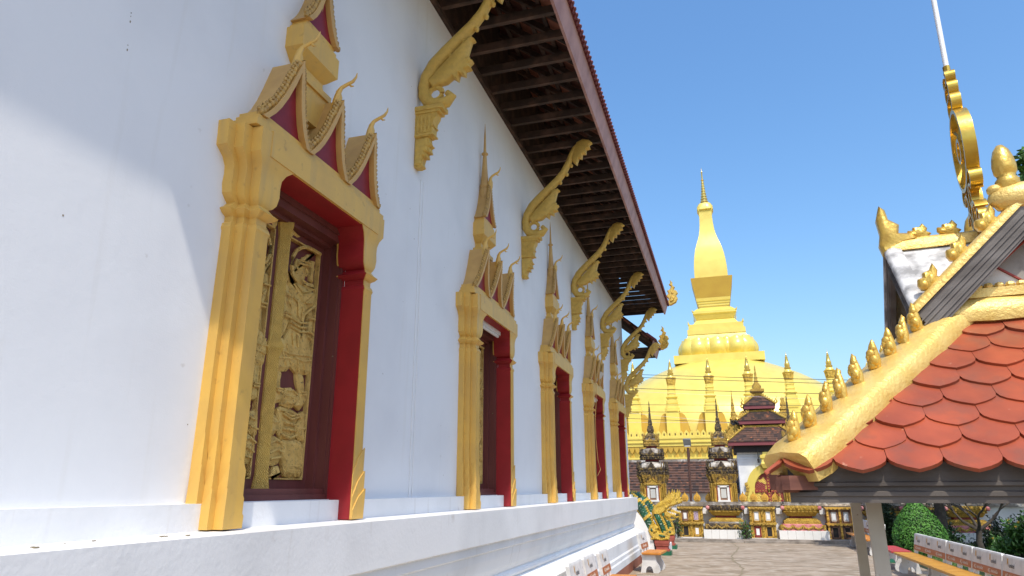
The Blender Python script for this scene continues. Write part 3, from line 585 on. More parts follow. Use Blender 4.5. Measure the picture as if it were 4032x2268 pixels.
# ring of small turrets
tp = [(.71, 8.85), (.71, 9.2), (.62, 9.22), (.60, 9.52), (.52, 9.56), (.56, 9.6), (.56, 9.9), (.44, 9.94), (.44, 10.1), (.55, 10.16), (.57, 10.24), (.40, 10.3), (.38, 10.5), (.42, 10.55), (.42, 10.68), (.37, 10.72), (.37, 10.95), (.42, 11.0), (.42, 11.1), (.36, 11.14), (.36, 11.36)]
def turret(x, y, a, name='turret'):
    p = MB().plan(redent(.7, .86), tp); p.box(-.62, .62, -.62, 3.5, 5.6, 8.86)
    t_ = p.build(name, 'stupa_gold', gs)
    q = MB().plan(redent(.6, .8), [(.34, 11.36), (.38, 11.45), (.46, 12.0), (.50, 12.12), (.44, 12.14)]); q.build('bowl', 'stupa_carved', t_)
    MB().lathe([(.40, 12.13), (.36, 12.3), (.24, 12.42), (.20, 12.45)], n=14).build('dome_cap', 'stupa_gold', t_, smooth=50)
    MB().lathe([(.28, 12.44), (.30, 12.52), (.31, 12.6), (.22, 12.64), (.24, 12.72), (.245, 12.95), (.20, 13.0), (.11, 13.55), (.13, 13.6), (.07, 13.64), (.075, 13.75), (.03, 13.8), (.005, 14.15)], n=10).build('turret_spire', 'spire_gold', t_, smooth=40)
    wg = MB()
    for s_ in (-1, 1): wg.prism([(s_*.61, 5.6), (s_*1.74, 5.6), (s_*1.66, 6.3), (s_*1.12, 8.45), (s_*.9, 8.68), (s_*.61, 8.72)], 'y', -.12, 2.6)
    wg.build('buttress_shade_wing', 'stupa_ochre_shade', t_)  # shadowed buttress sides and cast shadow, painted in as darker ochre
    t_.location = (x, y, 0); t_.rotation_euler = (0, 0, a); return t_
t0 = turret(-8.4, -17, 0)
tpos = [(-4.75+3.6*k, -17, 0) for k in range(6)]+[(14.2, -17, 0)]+[(14.2, -13.4+3.6*k, math.pi/2) for k in range(8)]+[(-12.0, -17, 0)]+[(-12.0, -13.4+3.6*k, -math.pi/2) for k in range(3)]
for x, y, a in tpos:
    c = t0.copy(); COL.objects.link(c); c.parent = gs; c.location = (x, y, 0); c.rotation_euler = (0, 0, a)
    for ch in list(t0.children):
        d = ch.copy(); COL.objects.link(d); d.parent = c
# terrace with parapet, cornice and niche band (front at world Y = 62)
TY = 62-GY
MB().box(-21, 21, TY+.1, 20, 0, 5.9).build('terrace', 'stupa_gold', gs)
bn = MB()
for z0, z1, d in ((5.86, 6.04, .30), (5.62, 5.86, .22), (5.52, 5.62, .34), (5.36, 5.52, .18), (5.24, 5.36, .26), (3.2, 4.24, .30), (4.14, 4.28, .40)): bn.box(-21, 21, TY-d, TY+.2, z0, z1)
bn.build('terrace_cornice', 'stupa_gold', gs)
pk = MB(); pc = MB()
for k in range(86):
    x = -20.5+.477*k
    for s_, zb in ((1, 0),):
        pc.prism([(x-.235, 5.24), (x+.235, 5.24), (x+.235, 5.1), (x+.17, 4.86), (x, 4.62), (x-.17, 4.86), (x-.235, 5.1)], 'y', TY-.2, TY+.11)
    pk.prism([(x-.225, 6.03), (x+.225, 6.03), (x+.225, 6.22), (x+.18, 6.38), (x, 6.6), (x-.18, 6.38), (x-.225, 6.22)], 'y', TY-.22, TY-.06)
pk.build('parapet', 'stupa_gold', gs); pc.build('arch_frieze', 'stupa_ochre_shade', gs)
hm = MB()
for k in range(86):
    x = -20.5+.477*k; hm.box(x-.05, x+.05, TY-.228, TY-.2, 6.14, 6.33)
hm.build('parapet_openings', 'dark_hole', gs)
bf = MB()
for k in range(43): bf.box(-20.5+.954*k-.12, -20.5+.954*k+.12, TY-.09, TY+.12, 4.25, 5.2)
bf.build('frieze_panels', 'stupa_ochre_shade', gs)

# ------------------------------------------------------------ cloister and gate house in front of it
cl = thing('cloister_gallery', 'long low white gallery with weathered brown tiled roof below the golden stupa', 'gallery', (0, 36, 0))
MB().box(-18, 26, .55, 5.6, 0, 1.5).build('wall', 'cloister_white', cl)
cr = MB(); nrow = 12
for k in range(nrow):
    a0, a1 = k/nrow, (k+1)/nrow; y0, z0 = a0*3.0, 1.44+a0*1.66; y1, z1 = a1*3.0, 1.44+a1*1.66
    cr.loft([[(-18, y0, z0), (-18, y0-.015, z0+.06), (-18, y1, z1+.02), (-18, y1, z1-.05)], [(26, y0, z0), (26, y0-.015, z0+.06), (26, y1, z1+.02), (26, y1, z1-.05)]])
cr.loft([[(-18, 3.0, 3.05), (-18, 6.2, 1.4), (-18, 6.2, 1.5), (-18, 3.0, 3.16)], [(26, 3.0, 3.05), (26, 6.2, 1.4), (26, 6.2, 1.5), (26, 3.0, 3.16)]])
cr.build('roof', 'roof_tile', cl)
MB().box(-18, 26, 2.9, 3.12, 3.05, 3.2).build('ridge', 'grime_stone', cl)

gt = thing('gate_house', 'white gate house with three tier brown tiled roof and golden arched doorway', 'gate house', (4.36, 34, 0))
MB().box(-1.22, 1.22, 0, 2.4, 0, 3.5).build('wall', 'cloister_white', gt)
cm = MB()
for k in range(5): cm.box(-1.23-.0*k, 1.23, -.02-.015*k, .1, 2.84+.12*k, 2.90+.12*k)
cm.build('wall_moulding', 'cloister_white', gt)
def tier(hb, ht, zb, zt, yb, yt, cx=0, n=7):
    m_ = MB(); cy = 1.2
    for k in range(n):
        a0, a1 = k/n, (k+1)/n
        f = lambda a: (hb+(ht-hb)*a, yb+(yt-yb)*a, zb+(zt-zb)*a)
        x0, d0, z0 = f(a0); x1, d1, z1 = f(a1)
        m_.loft([[(-x0, cy-d0, z0), (x0, cy-d0, z0), (x0, cy+d0, z0), (-x0, cy+d0, z0)], [(-x0, cy-d0, z0+.05), (x0, cy-d0, z0+.05), (x0, cy+d0, z0+.05), (-x0, cy+d0, z0+.05)], [(-x1, cy-d1, z1+.015), (x1, cy-d1, z1+.015), (x1, cy+d1, z1+.015), (-x1, cy+d1, z1+.015)]])
    return m_
tiers = ((1.6, .74, 3.72, 4.42, 1.75, 1.05), (1.06, .46, 4.72, 5.17, 1.2, .62), (.72, .10, 5.46, 6.02, .82, .10))
for hb, ht, zb, zt, yb, yt in tiers:
    rf = tier(hb, ht, zb, zt, yb, yt).build('roof', 'roof_tile', gt)
    MB().box(-hb+.02, hb-.02, 1.2-yb+.03, 1.2+yb-.03, zb-.16, zb+.01).build('eave_board', 'roof_edge', rf)
    MB().box(-hb+.25, hb-.25, 1.2-yb+.25, 1.2+yb-.25, zb-.45, zb-.1).build('dark_gap', 'wood_and_gap_black', rf)
    for sx in (-1, 1):
        for sy in (-1, 1):
            rg = MB(); cr = MB(); A, B = Vector((sx*hb, 1.2+sy*yb, zb+.07)), Vector((sx*ht, 1.2+sy*yt, zt+.06)); rg.tube([A, B], .055, 6)
            for j in range(7):
                P = A+(B-A)*((j+.6)/7.2); cr.tube([P, P+Vector((sx*.02, 0, .08)), P+Vector((sx*.05, 0, .13))], [.035, .03, .005], 5)
            cr.tube([A, A+Vector((sx*.08, 0, .08)), A+Vector((sx*.03, 0, .2)), A+Vector((sx*.10, 0, .34))], [.06, .05, .035, .005], 6)
            rg.build('hip', 'bright_gold', rf); cr.build('crockets', 'leaf_gold', rf)
    MB().box(-ht, ht, 1.2-yt-.05, 1.2-yt+.05, zt, zt+.08).build('ridge', 'bright_gold', rf)
MB().box(-.21, .21, 1.0, 1.4, 5.95, 6.14).plan(sq(), [(.22, 6.12), (.32, 6.2), (.32, 6.3), (.24, 6.32)], (0, 1.2, 0)).lathe([(.2, 6.3), (.22, 6.45), (.15, 6.6), (.09, 6.65), (.11, 6.72), (.07, 6.78), (.08, 6.9), (.05, 6.95), (.055, 7.1), (.03, 7.2), (.04, 7.3), (.005, 7.52)], (0, 1.2, 0), 10).build('roof_spire', 'bright_gold', gt, smooth=40)
for dx, zt, z0 in ((-1.22, 6.28, 4.3), (1.05, 5.9, 4.7)):
    MB().plan(redent(), [(.30, z0-.2), (.24, z0+.3), (.16, z0+.5), (.20, z0+.55), (.12, z0+.7), (.13, z0+.8), (.08, z0+.95), (.08, z0+1.1), (.05, zt-.5), (.03, zt-.4), (.005, zt)], (dx, .6, 0)).build('side_spire', 'bright_gold', gt)
pd = MB()
for s_, x0 in ((-1, -1.05), ):
    pd.prism([(-2.05, 3.75), (-1.6, 4.25), (-1.25, 4.95), (-1.1, 4.6), (-1.05, 3.9)], 'y', .3, .42)
    for k in range(7): pd.ball((-2.0+.13*k, .3, 3.9+.14*k), (.06, .06, .09), 6, 4)
pd.build('side_gable', 'bright_gold', gt)
ar = MB(); n = 14; o_, i_ = [], []
for k in range(n+1):
    a = math.pi*k/n; o_.append((.95*math.cos(a), 1.62+1.12*math.sin(a))); i_.append((.62*math.cos(a), 1.55+.82*math.sin(a)))
o_ = [(.95, .9)]+o_+[(-.95, .9)]; i_ = [(.62, .9)]+i_+[(-.62, .9)]
for k in range(len(o_)-1): ar.loft([[(o_[k][0], y, o_[k][1]), (o_[k+1][0], y, o_[k+1][1]), (i_[k+1][0], y, i_[k+1][1]), (i_[k][0], y, i_[k][1])] for y in (.05, -.16)])
ar.build('door_arch', 'stupa_gold', gt)
MB().prism([(x, z) for x, z in i_], 'y', .04, -.05).build('door', 'door_red', gt)
db = MB().box(-.07, .07, -.09, -.04, .9, 2.34).box(-.6, .6, -.09, -.04, 1.50, 1.64)
db.build('door_bar', 'red_neck', gt)
st_ = MB()
for k in range(10): st_.ball((0, -.09, .98+.13*k), (.035, .02, .035), 6, 4)
for k in range(9): st_.ball((-.52+.13*k, -.09, 1.57), (.025, .02, .025), 6, 4)
st_.build('door_studs', 'bright_gold', gt)
MB().plan(sq(), [(.22, 2.55), (.30, 2.75), (.26, 2.8), (.24, 2.95), (.30, 3.0), (.30, 3.12), (.18, 3.16), (.17, 3.32), (.12, 3.36), (.12, 3.46)], (.05, -.1, 0)).build('arch_crest', 'stupa_gold', gt)
ad = MB()
for s_ in (-1, 1):
    for k in range(7): ad.ball((s_*(.96+.06*math.sin(k)), -.12, 1.0+.14*k), (.10, .08, .10), 7, 5)
ad.prism([(-.3, 2.72), (.4, 2.72), (.3, 2.5), (.05, 2.28), (-.2, 2.5)], 'y', -.22, -.1); ad.build('arch_carving', 'bright_gold', gt)
MB().box(-.35, -.31, -.35, -.31, 2.98, 3.5).lathe([(.02, 2.78), (.05, 2.80), (.05, 2.95), (.02, 3.0)], (-.33, -.33, 0), 6).build('lantern', 'cable', gt)

# ------------------------------------------------------------ boundary wall, reliquary stupas, niche houses
bw = thing('boundary_wall', 'weathered pale wall with grimy coping and golden leaf merlons behind the reliquary stupas', 'wall', (0, 25.1, 0))
MB().box(-5, 17, .12, .45, 0, 1.1).build('wall_face', 'cloister_white', bw)
MB().box(-5, 17, -.02, .5, 1.1, 1.17).box(-5, 17, .03, .47, 1.17, 1.23).build('coping', 'grime_stone', bw)
mr = MB(); mo = [(-.02, 0), (.06, .0), (.115, .06), (.125, .13), (.09, .21), (.03, .27), (.012, .32), (0, .36), (-.012, .32), (-.03, .27), (-.09, .21), (-.125, .13), (-.115, .06), (-.06, 0)]
mo = mo[1:]
for s_ in (-1, 1): puff(mr, mo, lambda x, z, h: (x, .2+s_*h, 1.225+z), 0, .05, .018)
puff(mr, [(-.05, .06), (.05, .06), (.075, .13), (0, .24), (-.075, .13)], lambda x, z, h: (x, .2-h, 1.225+z), .045, .075, .015)
for k in range(3): mr.box(-.06, .06, .118, .14, 1.30+.045*k, 1.315+.045*k)
m0 = mr.build('leaf_merlon', 'niche_gold', bw, smooth=30)
mx = [1.12, 1.53, 1.92, 3.04, 3.38, 3.74, 4.08, 5.45, 5.82, 6.2, 7.8, 8.2, 8.6, 10.2, 10.6, 11.0, -.9, -1.3]
for i, x in enumerate(mx):
    o = m0 if i == 0 else m0.copy()
    if i: COL.objects.link(o); o.parent = bw
    o.location = (x, 0, 0)
pm = MB()
for x in (1.78, 3.12, 4.13, 5.45, 6.5, .75): pm.box(x-.09, x+.09, -.06, .14, .85, 1.04)
pm.build('corbel', 'cloister_white', bw)

def reliquary(x, lab, bright):
    st = thing('reliquary_stupa', lab, 'small stupa', (x, 25.3, 0), group='reliquary stupas along the boundary wall')
    G = 'bright_gold' if bright else 'aged_gold'
    MB().plan(sq(), [(.74, .08), (.74, .355), (.70, .36)]).build('plinth', 'white_tile', st)
    jl = MB()
    for k in range(1, 6): jl.box(-.74+.2467*k-.003, -.74+.2467*k+.003, -.743, -.73, .085, .352)
    jl.build('tile_joints', 'grime_stone', st)
    MB().plan(sq(), [(.66, .355), (.66, .37), (.62, .40), (.60, .54), (.56, .56)]).build('garland_band', 'dark_carved' if not bright else 'pink_paint', st)
    gl = MB()
    for sd_ in range(4):
        a = sd_*math.pi/2; q = MB()
        for k in range(4):
            cx = -.45+.3*k
            q.tube([(cx-.14, -.635, .52), (cx-.09, -.66, .45), (cx, -.67, .415), (cx+.09, -.66, .45), (cx+.14, -.635, .52)], [.02, .03, .036, .03, .02], 6)
            q.ball((cx, -.67, .385), .022, 6, 4); q.ball((cx-.15, -.645, .44), (.022, .022, .06), 6, 4)
        for k in range(4):
            for s_ in (-1, 1): q.box(s_*(.60+.018*k)-.006, s_*(.60+.018*k)+.006, -.67, -.6, .38, .54)
        gl.join(q, lambda p: Matrix.Rotation(a, 3, 'Z') @ p)
    gl.build('garland', G, st, smooth=50)
    MB().plan(sq(), [(.56, .54), (.56, .605), (.52, .61)]).build('base_slab', 'grime_stone' if not bright else G, st)
    def scallop(hw, z, r, up=1, n=16):
        m_ = MB()
        for sd_ in range(4):
            a = sd_*math.pi/2
            for k in range(n):
                p = Matrix.Rotation(a, 3, 'Z') @ Vector((-hw+2*hw*(k+.5)/n, -hw, z)); m_.ball(p, (r, r, r*1.3), 5, 3)
        return m_
    lb = MB().plan(sq(), [(.54, .605), (.54, .63), (.46, .72), (.42, .725)]); lb.join(scallop(.53, .63, .03, n=18)); lb.build('lotus_base', 'bright_gold', st)
    MB().plan(sq(), [(.34, .715), (.34, .80)]).build('neck', 'red_neck', st)
    lf = MB().plan(sq(), [(.40, .795), (.42, .80), (.47, .87), (.50, .93), (.53, .935), (.53, .965), (.5, .97)]); lf.join(scallop(.525, .935, .022, n=24)); lf.build('lotus_flare', 'bright_gold', st)
    cn = MB().plan(redent(.86, .93), [(.53, .96), (.55, .98), (.55, 1.12), (.53, 1.13)])
    for sd_ in range(4):
        for k in range(9):
            p = Matrix.Rotation(sd_*math.pi/2, 3, 'Z') @ Vector((-.48+.12*k, -.555, 1.05)); cn.ball(p, (.05, .05, .05) if k % 2 else (.04, .04, .065), 6, 4)
    cn.build('carved_cornice', G if bright else 'dark_carved', st)
    fl2 = MB()
    for sx in (-1, 1):
        for sy in (-1, 1): fl2.ball((sx*.56, sy*.56, 1.05), .07, 8, 5)
    fl2.build('corner_flower', 'pink_paint', st)
    MB().plan(sq(), [(.54, 1.13), (.54, 1.16), (.50, 1.17), (.50, 1.23), (.4, 1.235)]).build('slab', 'grime_stone', st)
    MB().plan(redent(.66, .85), [(.42, 1.23), (.42, 1.83), (.38, 1.84)]).build('body', 'niche_gold', st)
    for sx in (-1, 1):
        co = MB()
        for xx in (.37, .30, .42):
            for k in range(15): co.ball((sx*xx, -.43 if xx < .4 else -.36, 1.26+.04*k), (.03, .03, .026), 6, 4)
        co.build('colonnette', 'bright_gold', st, smooth=60)
    fr = MB()
    for s_ in (-1, 1): fr.box(s_*.15-.035, s_*.15+.035, -.47, -.40, 1.28, 1.74)
    fr.box(-.185, .185, -.47, -.40, 1.70, 1.76).box(-.2, .2, -.48, -.4, 1.235, 1.29); fr.build('niche_frame', 'white_tile', st)
    MB().box(-.115, .115, -.425, -.40, 1.29, 1.70).build('niche_recess', 'niche_dark', st)
    MB().box(-.085, .085, -.44, -.42, 1.36, 1.66).build('niche_pane', 'lamp_glass', st)
    for x0 in (-.22, .192): MB().box(x0, x0+.028, -.455, -.4, 1.28, 1.75).build('niche_strip', 'red_neck', st)
    pdm = MB().prism([(-.28, 1.80), (.28, 1.80), (.28, 1.85), (-.28, 1.85)], 'y', -.49, -.38)
    pdm.prism([(-.2, 1.85), (.2, 1.85), (.13, 1.93), (.07, 2.0), (0, 2.1), (-.07, 2.0), (-.13, 1.93)], 'y', -.47, -.40)
    for k in range(7): pdm.ball((-.15+.05*k, -.475, 1.9+.05*(3-abs(k-3))*.6), (.03, .02, .035), 6, 4)
    pdm.build('pediment', 'bright_gold', st)
    cp = MB().plan(redent(.72, .86), [(.42, 1.83), (.43, 1.88), (.50, 2.10), (.50, 2.14), (.45, 2.15)])
    for sd_ in range(4):
        for k in range(9):
            R_ = Matrix.Rotation(sd_*math.pi/2, 3, 'Z'); x_ = -.44+.11*k
            cp.tube([R_ @ Vector((x_*.85, -.43, 1.86)), R_ @ Vector((x_, -.52, 2.12))], [.014, .02], 5)
    cp.build('capital_band', G if bright else 'aged_gold', st)
    def storey(z0, hw, hh, mt, wh):
        q = MB().plan(redent(.8, .9), [(hw*.94, z0), (hw, z0+.02), (hw*1.0, z0+hh*.7), (hw*1.05, z0+hh*.75), (hw*1.05, z0+hh), (hw*.9, z0+hh+.01)])
        for sd_ in range(4):
            R_ = Matrix.Rotation(sd_*math.pi/2, 3, 'Z')
            for k in range(8): q.ball(R_ @ Vector((-hw*.9+hw*1.8*(k+.5)/8, -hw, z0+hh*.4)), (hw*.09, hw*.09, hh*.22), 6, 4)
        q.join(scallop(hw*1.02, z0+.01, hw*.045, n=14))
        for sd_ in range(4):                     # corner spikes and small gables
            R_ = Matrix.Rotation(sd_*math.pi/2, 3, 'Z')
            for k, (a, b) in enumerate(((-1, -1), (-.86, -.98), (-.72, -.98), (.86, -.98), (.72, -.98))):
                p = R_ @ Vector((a*hw*.98, b*hw*.98, z0+hh)); q.tube([p, p+Vector((0, 0, hh*.5)), p+Vector((0, 0, hh*1.05))], [.024, .018, .004], 5)
            q.add([tuple(R_ @ Vector(v)) for v in ((-.14*hw/.5, -hw*.98, z0+hh), (.14*hw/.5, -hw*.98, z0+hh), (0, -hw*.98, z0+hh*1.95), (-.12*hw/.5, -hw*.7, z0+hh), (.12*hw/.5, -hw*.7, z0+hh), (0, -hw*.7, z0+hh*1.8))], [(0, 1, 2), (3, 5, 4), (0, 2, 5, 3), (1, 4, 5, 2)])
        q.build('storey', mt, st)
        MB().plan(rsq(4, 5), [(hw*.86, z0+hh), (hw*.84, z0+hh+wh*.5), (hw*.68, z0+hh+wh*.85), (hw*.45, z0+hh+wh)]).build('domed_slab', 'grime_stone', st, smooth=50)
        MB().plan(sq(), [(hw*.45, z0+hh+wh-.03), (hw*.45, z0+hh+wh+.07)]).build('storey_neck', 'red_neck', st)
    storey(2.14, .50, .23, 'dark_carved', .22); storey(2.66, .385, .20, 'dark_carved', .20); storey(3.12, .26, .22, 'aged_gold', .06)
    MB().plan(redent(.6, .8), [(.19, 3.4), (.18, 3.48), (.13, 3.56), (.09, 3.6), (.105, 3.62), (.12, 3.70), (.09, 3.84), (.06, 3.86), (.075, 3.92), (.055, 4.06), (.03, 4.08), (.045, 4.12), (.035, 4.3), (.02, 4.32), (.032, 4.36), (.025, 4.52), (.012, 4.56), (.022, 4.6), (.012, 4.68), (.003, 4.76)]).build('spire', 'dark_carved', st)
    return st
for x, lab, br in ((.08, 'weathered gilded reliquary stupa behind the two green naga statues', 0), (2.43, 'weathered gilded reliquary stupa right of the lamp post with pink corner flowers', 0), (4.78, 'brightly gilded reliquary stupa base half hidden by the red tiled pavilion roof', 1), (7.13, 'gilded reliquary stupa in shade behind the cream pavilion posts', 0), (9.48, 'gilded reliquary stupa base seen through bare branches beyond the lawn', 1)): reliquary(x, lab, br)

def niche_house(x, lab, gold, doors):
    n_ = thing('niche_house', lab, 'niche shrine', (x, 24.85, 0), group='two storey niche houses between the stupas')
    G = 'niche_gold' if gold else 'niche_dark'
    MB().box(-.38, .38, .0, .3, .10, .55).box(-.40, .40, .0, .3, .56, 1.05).build('body', G, n_)
    MB().box(-.44, .44, -.10, .3, .05, .11).build('step', 'white_tile' if gold else 'grime_stone', n_)
    for z in (.56, 1.05):
        e = MB().box(-.43, .43, -.09, .3, z, z+.025)
        for k in range(7):
            cx = -.36+.12*k; e.prism([(cx-.062, z), (cx+.062, z), (cx+.045, z-.035), (cx, z-.05), (cx-.045, z-.035)], 'y', -.095, -.07)
        e.build('scalloped_eave', 'bright_gold' if gold else 'niche_gold', n_)
    for z0, z1 in ((.11, .53), (.58, 1.02)):
        for xx in (-.36, 0, .36):
            pi_ = MB(); pi_.box(xx-.03, xx+.03, -.05, .02, z0, z1); pi_.ball((xx, -.055, z0+.12), (.045, .03, .07), 7, 5); pi_.ball((xx, -.05, z0+.22), (.035, .025, .03), 6, 4)
            pi_.build('pilaster', 'bright_gold' if gold else 'niche_gold', n_)
    for (xx, z0, z1), (fm_, pm_) in zip(((-.18, .62, .96), (.18, .62, .96), (-.18, .13, .48), (.18, .13, .48)), doors):
        f_ = MB().box(xx-.105, xx-.075, -.03, .02, z0, z1).box(xx+.075, xx+.105, -.03, .02, z0, z1).box(xx-.105, xx+.105, -.03, .02, z1-.03, z1).box(xx-.105, xx+.105, -.03, .02, z0, z0+.03).build('niche_door', fm_, n_)
        MB().box(xx-.075, xx+.075, -.012, .01, z0+.03, z1-.03).build('door_panel', pm_, f_)
        if pm_ in ('photo_blue', 'dark_hole', 'wood_and_gap_black'): continue
        MB().box(xx-.05, xx+.05, -.02, -.01, z0+.07, z1-.08).build('paper', 'paper_white', f_)
    return n_
niche_house(1.29, 'dark gold niche house with an open black doorway beside the naga heads', 1, (('niche_dark', 'niche_dark'), ('bright_gold', 'photo_blue'), ('bright_gold', 'wood_and_gap_black'), ('bright_gold', 'niche_gold')))
niche_house(3.58, 'bright gold niche house with a maroon lower door between two stupas', 1, (('niche_gold', 'lamp_glass'), ('niche_gold', 'lamp_glass'), ('red_neck', 'red_neck'), ('niche_gold', 'wood_and_gap_black')))
niche_house(5.92, 'dark wooden niche house in shade left of the pavilion posts', 0, (('niche_dark', 'lamp_glass'), ('niche_dark', 'lamp_glass'), ('niche_dark', 'wood_and_gap_black'), ('niche_dark', 'wood_and_gap_black')))
niche_house(8.25, 'shaded niche house behind the clipped round bush', 0, (('niche_dark', 'lamp_glass'),)*2+(('niche_dark', 'wood_and_gap_black'),)*2)
kb = MB().box(-6, 2.9, 24.15, 26, -.1, .085).box(2.9, 18, 24.25, 26, -.1, .10)
tag(kb.build('kerb', 'kerb_conc'), kind='structure')
tag(MB().box(-6, 2.9, 24.02, 24.15, -.1, .045).box(2.94, 5.2, 24.05, 24.25, -.1, .06).build('kerb_step', 'kerb_conc'), kind='structure')

# lamp post
lp = thing('lamp_post', 'rusty brown lamp post with grey floodlight head beside the tiled gallery roof', 'lamp post', (1.20, 28, 0))
MB().tube([(-.03, 0, 0), (.02, 0, 3.2)], .05, 8).tube([(.02, 0, 2.7), (.07, -.02, 2.9), (.06, -.03, 3.2)], .018, 6).build('pole', 'dark_rust', lp)
MB().loft([[(-.13, -.09, 3.30), (.15, -.09, 3.30), (.15, .10, 3.28), (-.13, .10, 3.28)], [(-.15, -.13, 3.52), (.15, -.13, 3.50), (.14, .06, 3.56), (-.13, .06, 3.56)]]).build('lamp_head', 'lamp_grey', lp)
MB().box(-.10, .12, -.08, .08, 3.24, 3.29).build('lamp_lens', 'lamp_glass', lp)

# power lines
wl = [((-1.28, 6.58), (5.815, 6.02), .012), ((-1.256, 6.454), (5.798, 5.868), .012), ((-.823, 5.928), (5.748, 5.439), .013), ((-1.135, 5.237), (5.69, 4.948), .010), ((-1.3, 4.934), (5.66, 4.655), .010), ((-1.318, 4.647), (3.08, 4.346), .010), ((-.649, 5.776), (5.72, 5.225), .005), ((-.794, 4.825), (3.08, 4.317), .006), ((-.814, 4.466), (3.08, 4.332), .006)]
wlab = ['topmost black power line across the golden dome', 'second black power line from the top, just under the topmost', 'thick black power line below the top pair, crossing the turrets', 'thin power line level with the bases of the turrets', 'power line just above the black cable joint', 'power line running down to the black cable joint', 'faint thin cable sagging between the upper power lines', 'pale cable slanting down to the black cable joint', 'lowest pale cable ending at the black cable joint']
for (a, b, rr), lab in zip(wl, wlab):
    x0, x1 = -9, (20 if b[0] > 4 else b[0]); pts = []
    for i in range(25):
        x = x0+(x1-x0)*i/24; z = a[1]+(b[1]-a[1])*(x-a[0])/(b[0]-a[0]); pts.append((x, 30, z-.05*(1-((x-2)/9)**2)))
    tag(MB().tube(pts, rr, 5).build('power_line', 'cable' if rr > .0061 else 'cable_white'), lab, 'power line', 'power lines across the stupa')
jb = MB()
for k in range(14): jb.tube([(3.02+random.uniform(-.1, .25), 30+random.uniform(-.1, .1), 4.28+random.uniform(-.1, .1)) for _ in range(3)], .025, 5)
tag(jb.build('cable_joint', 'cable'), 'tangled black cable joint hanging left of the gate house roof', 'cable joint')

# ------------------------------------------------------------ tiled pavilion on the right
PX, PY = 4.085, 4.16
pv = thing('pavilion', 'small pavilion with red fish scale tiles, thick gold ridges and a weathered gabled top', 'pavilion', (PX, PY, 0), R(-4.5))
def rot4(k): return Matrix.Rotation(k*math.pi/2, 3, 'Z')
SL = Vector((0, .747, .664)); NR = Vector((0, -.664, .747)); SO = Vector((0, -1.262, 1.70))
def tiles():
    m_ = MB(); out = [(-.094, .25), (.094, .25), (.094, .078), (.087, .055), (.068, .035), (.040, .017), (.013, .005), (0, 0), (-.013, .005), (-.040, .017), (-.068, .035), (-.087, .055), (-.094, .078)]
    for r in range(9):
        s0 = r*.134-.005
        for k in range(-8, 9):
            uc = -1.02+.095+.19*(k+5)+(.095 if r % 2 else 0)
            if abs(uc) > 1.40-(s0+.06)*.747: continue
            jt = random.uniform(-.004, .004); ht = random.uniform(-.002, .003); tw = random.uniform(-.02, .02)
            top, bot = [], []
            for a, b in out:
                s = s0+b+jt+a*tw; lim = 1.262-max(s, 0)*.747
                u = max(-lim, min(lim, uc+a)); h = .026-.075*b+ht
                p = SO+SL*s+Vector((u, 0, 0)); top.append(p+NR*h); bot.append(p+NR*(h-.017))
            if max(t.x for t in top)-min(t.x for t in top) < .03: continue
            m_.loft([bot, top])
    return m_
tm = tiles()
for k in range(4):
    tb = tm.build('roof_tiles', 'clay_tile', pv, smooth=25) if k == 0 else tb0.copy()
    if k == 0: tb0 = tb
    else: COL.objects.link(tb); tb.parent = pv; tb.rotation_euler = (0, 0, k*math.pi/2)
dk = MB().loft([[(-1.17, -1.17, 1.735), (1.17, -1.17, 1.735), (1.17, 1.17, 1.735), (-1.17, 1.17, 1.735)], [(-.38, -.38, 2.46), (.38, -.38, 2.46), (.38, .38, 2.46), (-.38, .38, 2.46)]])
dk.build('roof_deck', 'wood_and_gap_black', pv)
hipm = MB(); nseg = 16
A, B = Vector((-1.19, -1.20, 1.742)), Vector((-.385, -.395, 2.447)); ax = (B-A).normalized(); sd = Vector((1, -1, 0)).normalized(); un = sd.cross(ax) * -1
if un.z < 0: un = -un
rings = []
for i in range(nseg+1):
    c = A+(B-A)*i/nseg; wv = 1+random.uniform(-.05, .05); hv = 1+random.uniform(-.06, .06)
    if i == 0: wv *= .92; hv *= .9
    q = [(-.12, -.085), (-.132, -.02), (-.126, .03), (-.10, .054), (0, .064), (.10, .054), (.126, .03), (.132, -.02), (.12, -.085)]
    rings.append([c+sd*(a*wv+random.uniform(-.003, .003))+un*(b*hv+random.uniform(-.003, .003)) for a, b in q])
hipm.loft(rings)
orn = MB(); 
for z, r, dx, dy in ((.004, .026, -.012, .004), (.03, .028, -.016, -.007), (.062, .025, -.012, .007), (.090, .020, -.004, -.004), (.114, .014, .006, .0)): orn.ball((dx, dy, z), (r*.8, r*.95, r), 7, 5)
orn.loft([[(.0+.02*math.cos(a)*k_, .030*math.sin(a)*k_, z_) for a in [i*.785 for i in range(8)]] for z_, k_ in ((-.02, 1.0), (.03, 1.15), (.07, .9), (.105, .6), (.135, .12))])
orn.ball((-.018, .018, .045), (.012, .014, .022), 6, 4); orn.ball((-.02, -.016, .02), (.014, .014, .02), 6, 4)
for k in range(4):
    h = hipm.build('hip_ridge', 'pav_gold', pv, smooth=60) if k == 0 else h0_.copy()
    if k == 0: h0_ = h
    else: COL.objects.link(h); h.parent = pv; h.rotation_euler = (0, 0, k*math.pi/2)
    for j, t in enumerate((.075, .165, .262, .352, .45, .555, .66, .755, .85, .96)):
        if k == 0 and j == 0: o = orn0 = orn.build('ridge_ornament', 'leaf_gold', h, smooth=70)
        else:
            o = orn0.copy(); COL.objects.link(o); o.parent = h
        p = A+(B-A)*t+un*.068; o.location = p; o.rotation_euler = (random.uniform(-.12, .12), random.uniform(-.15, .1), math.pi/4+random.uniform(-.5, .5)); s_ = random.uniform(.82, 1.0); o.scale = (s_, s_, s_)
bdm = MB(); rings = []
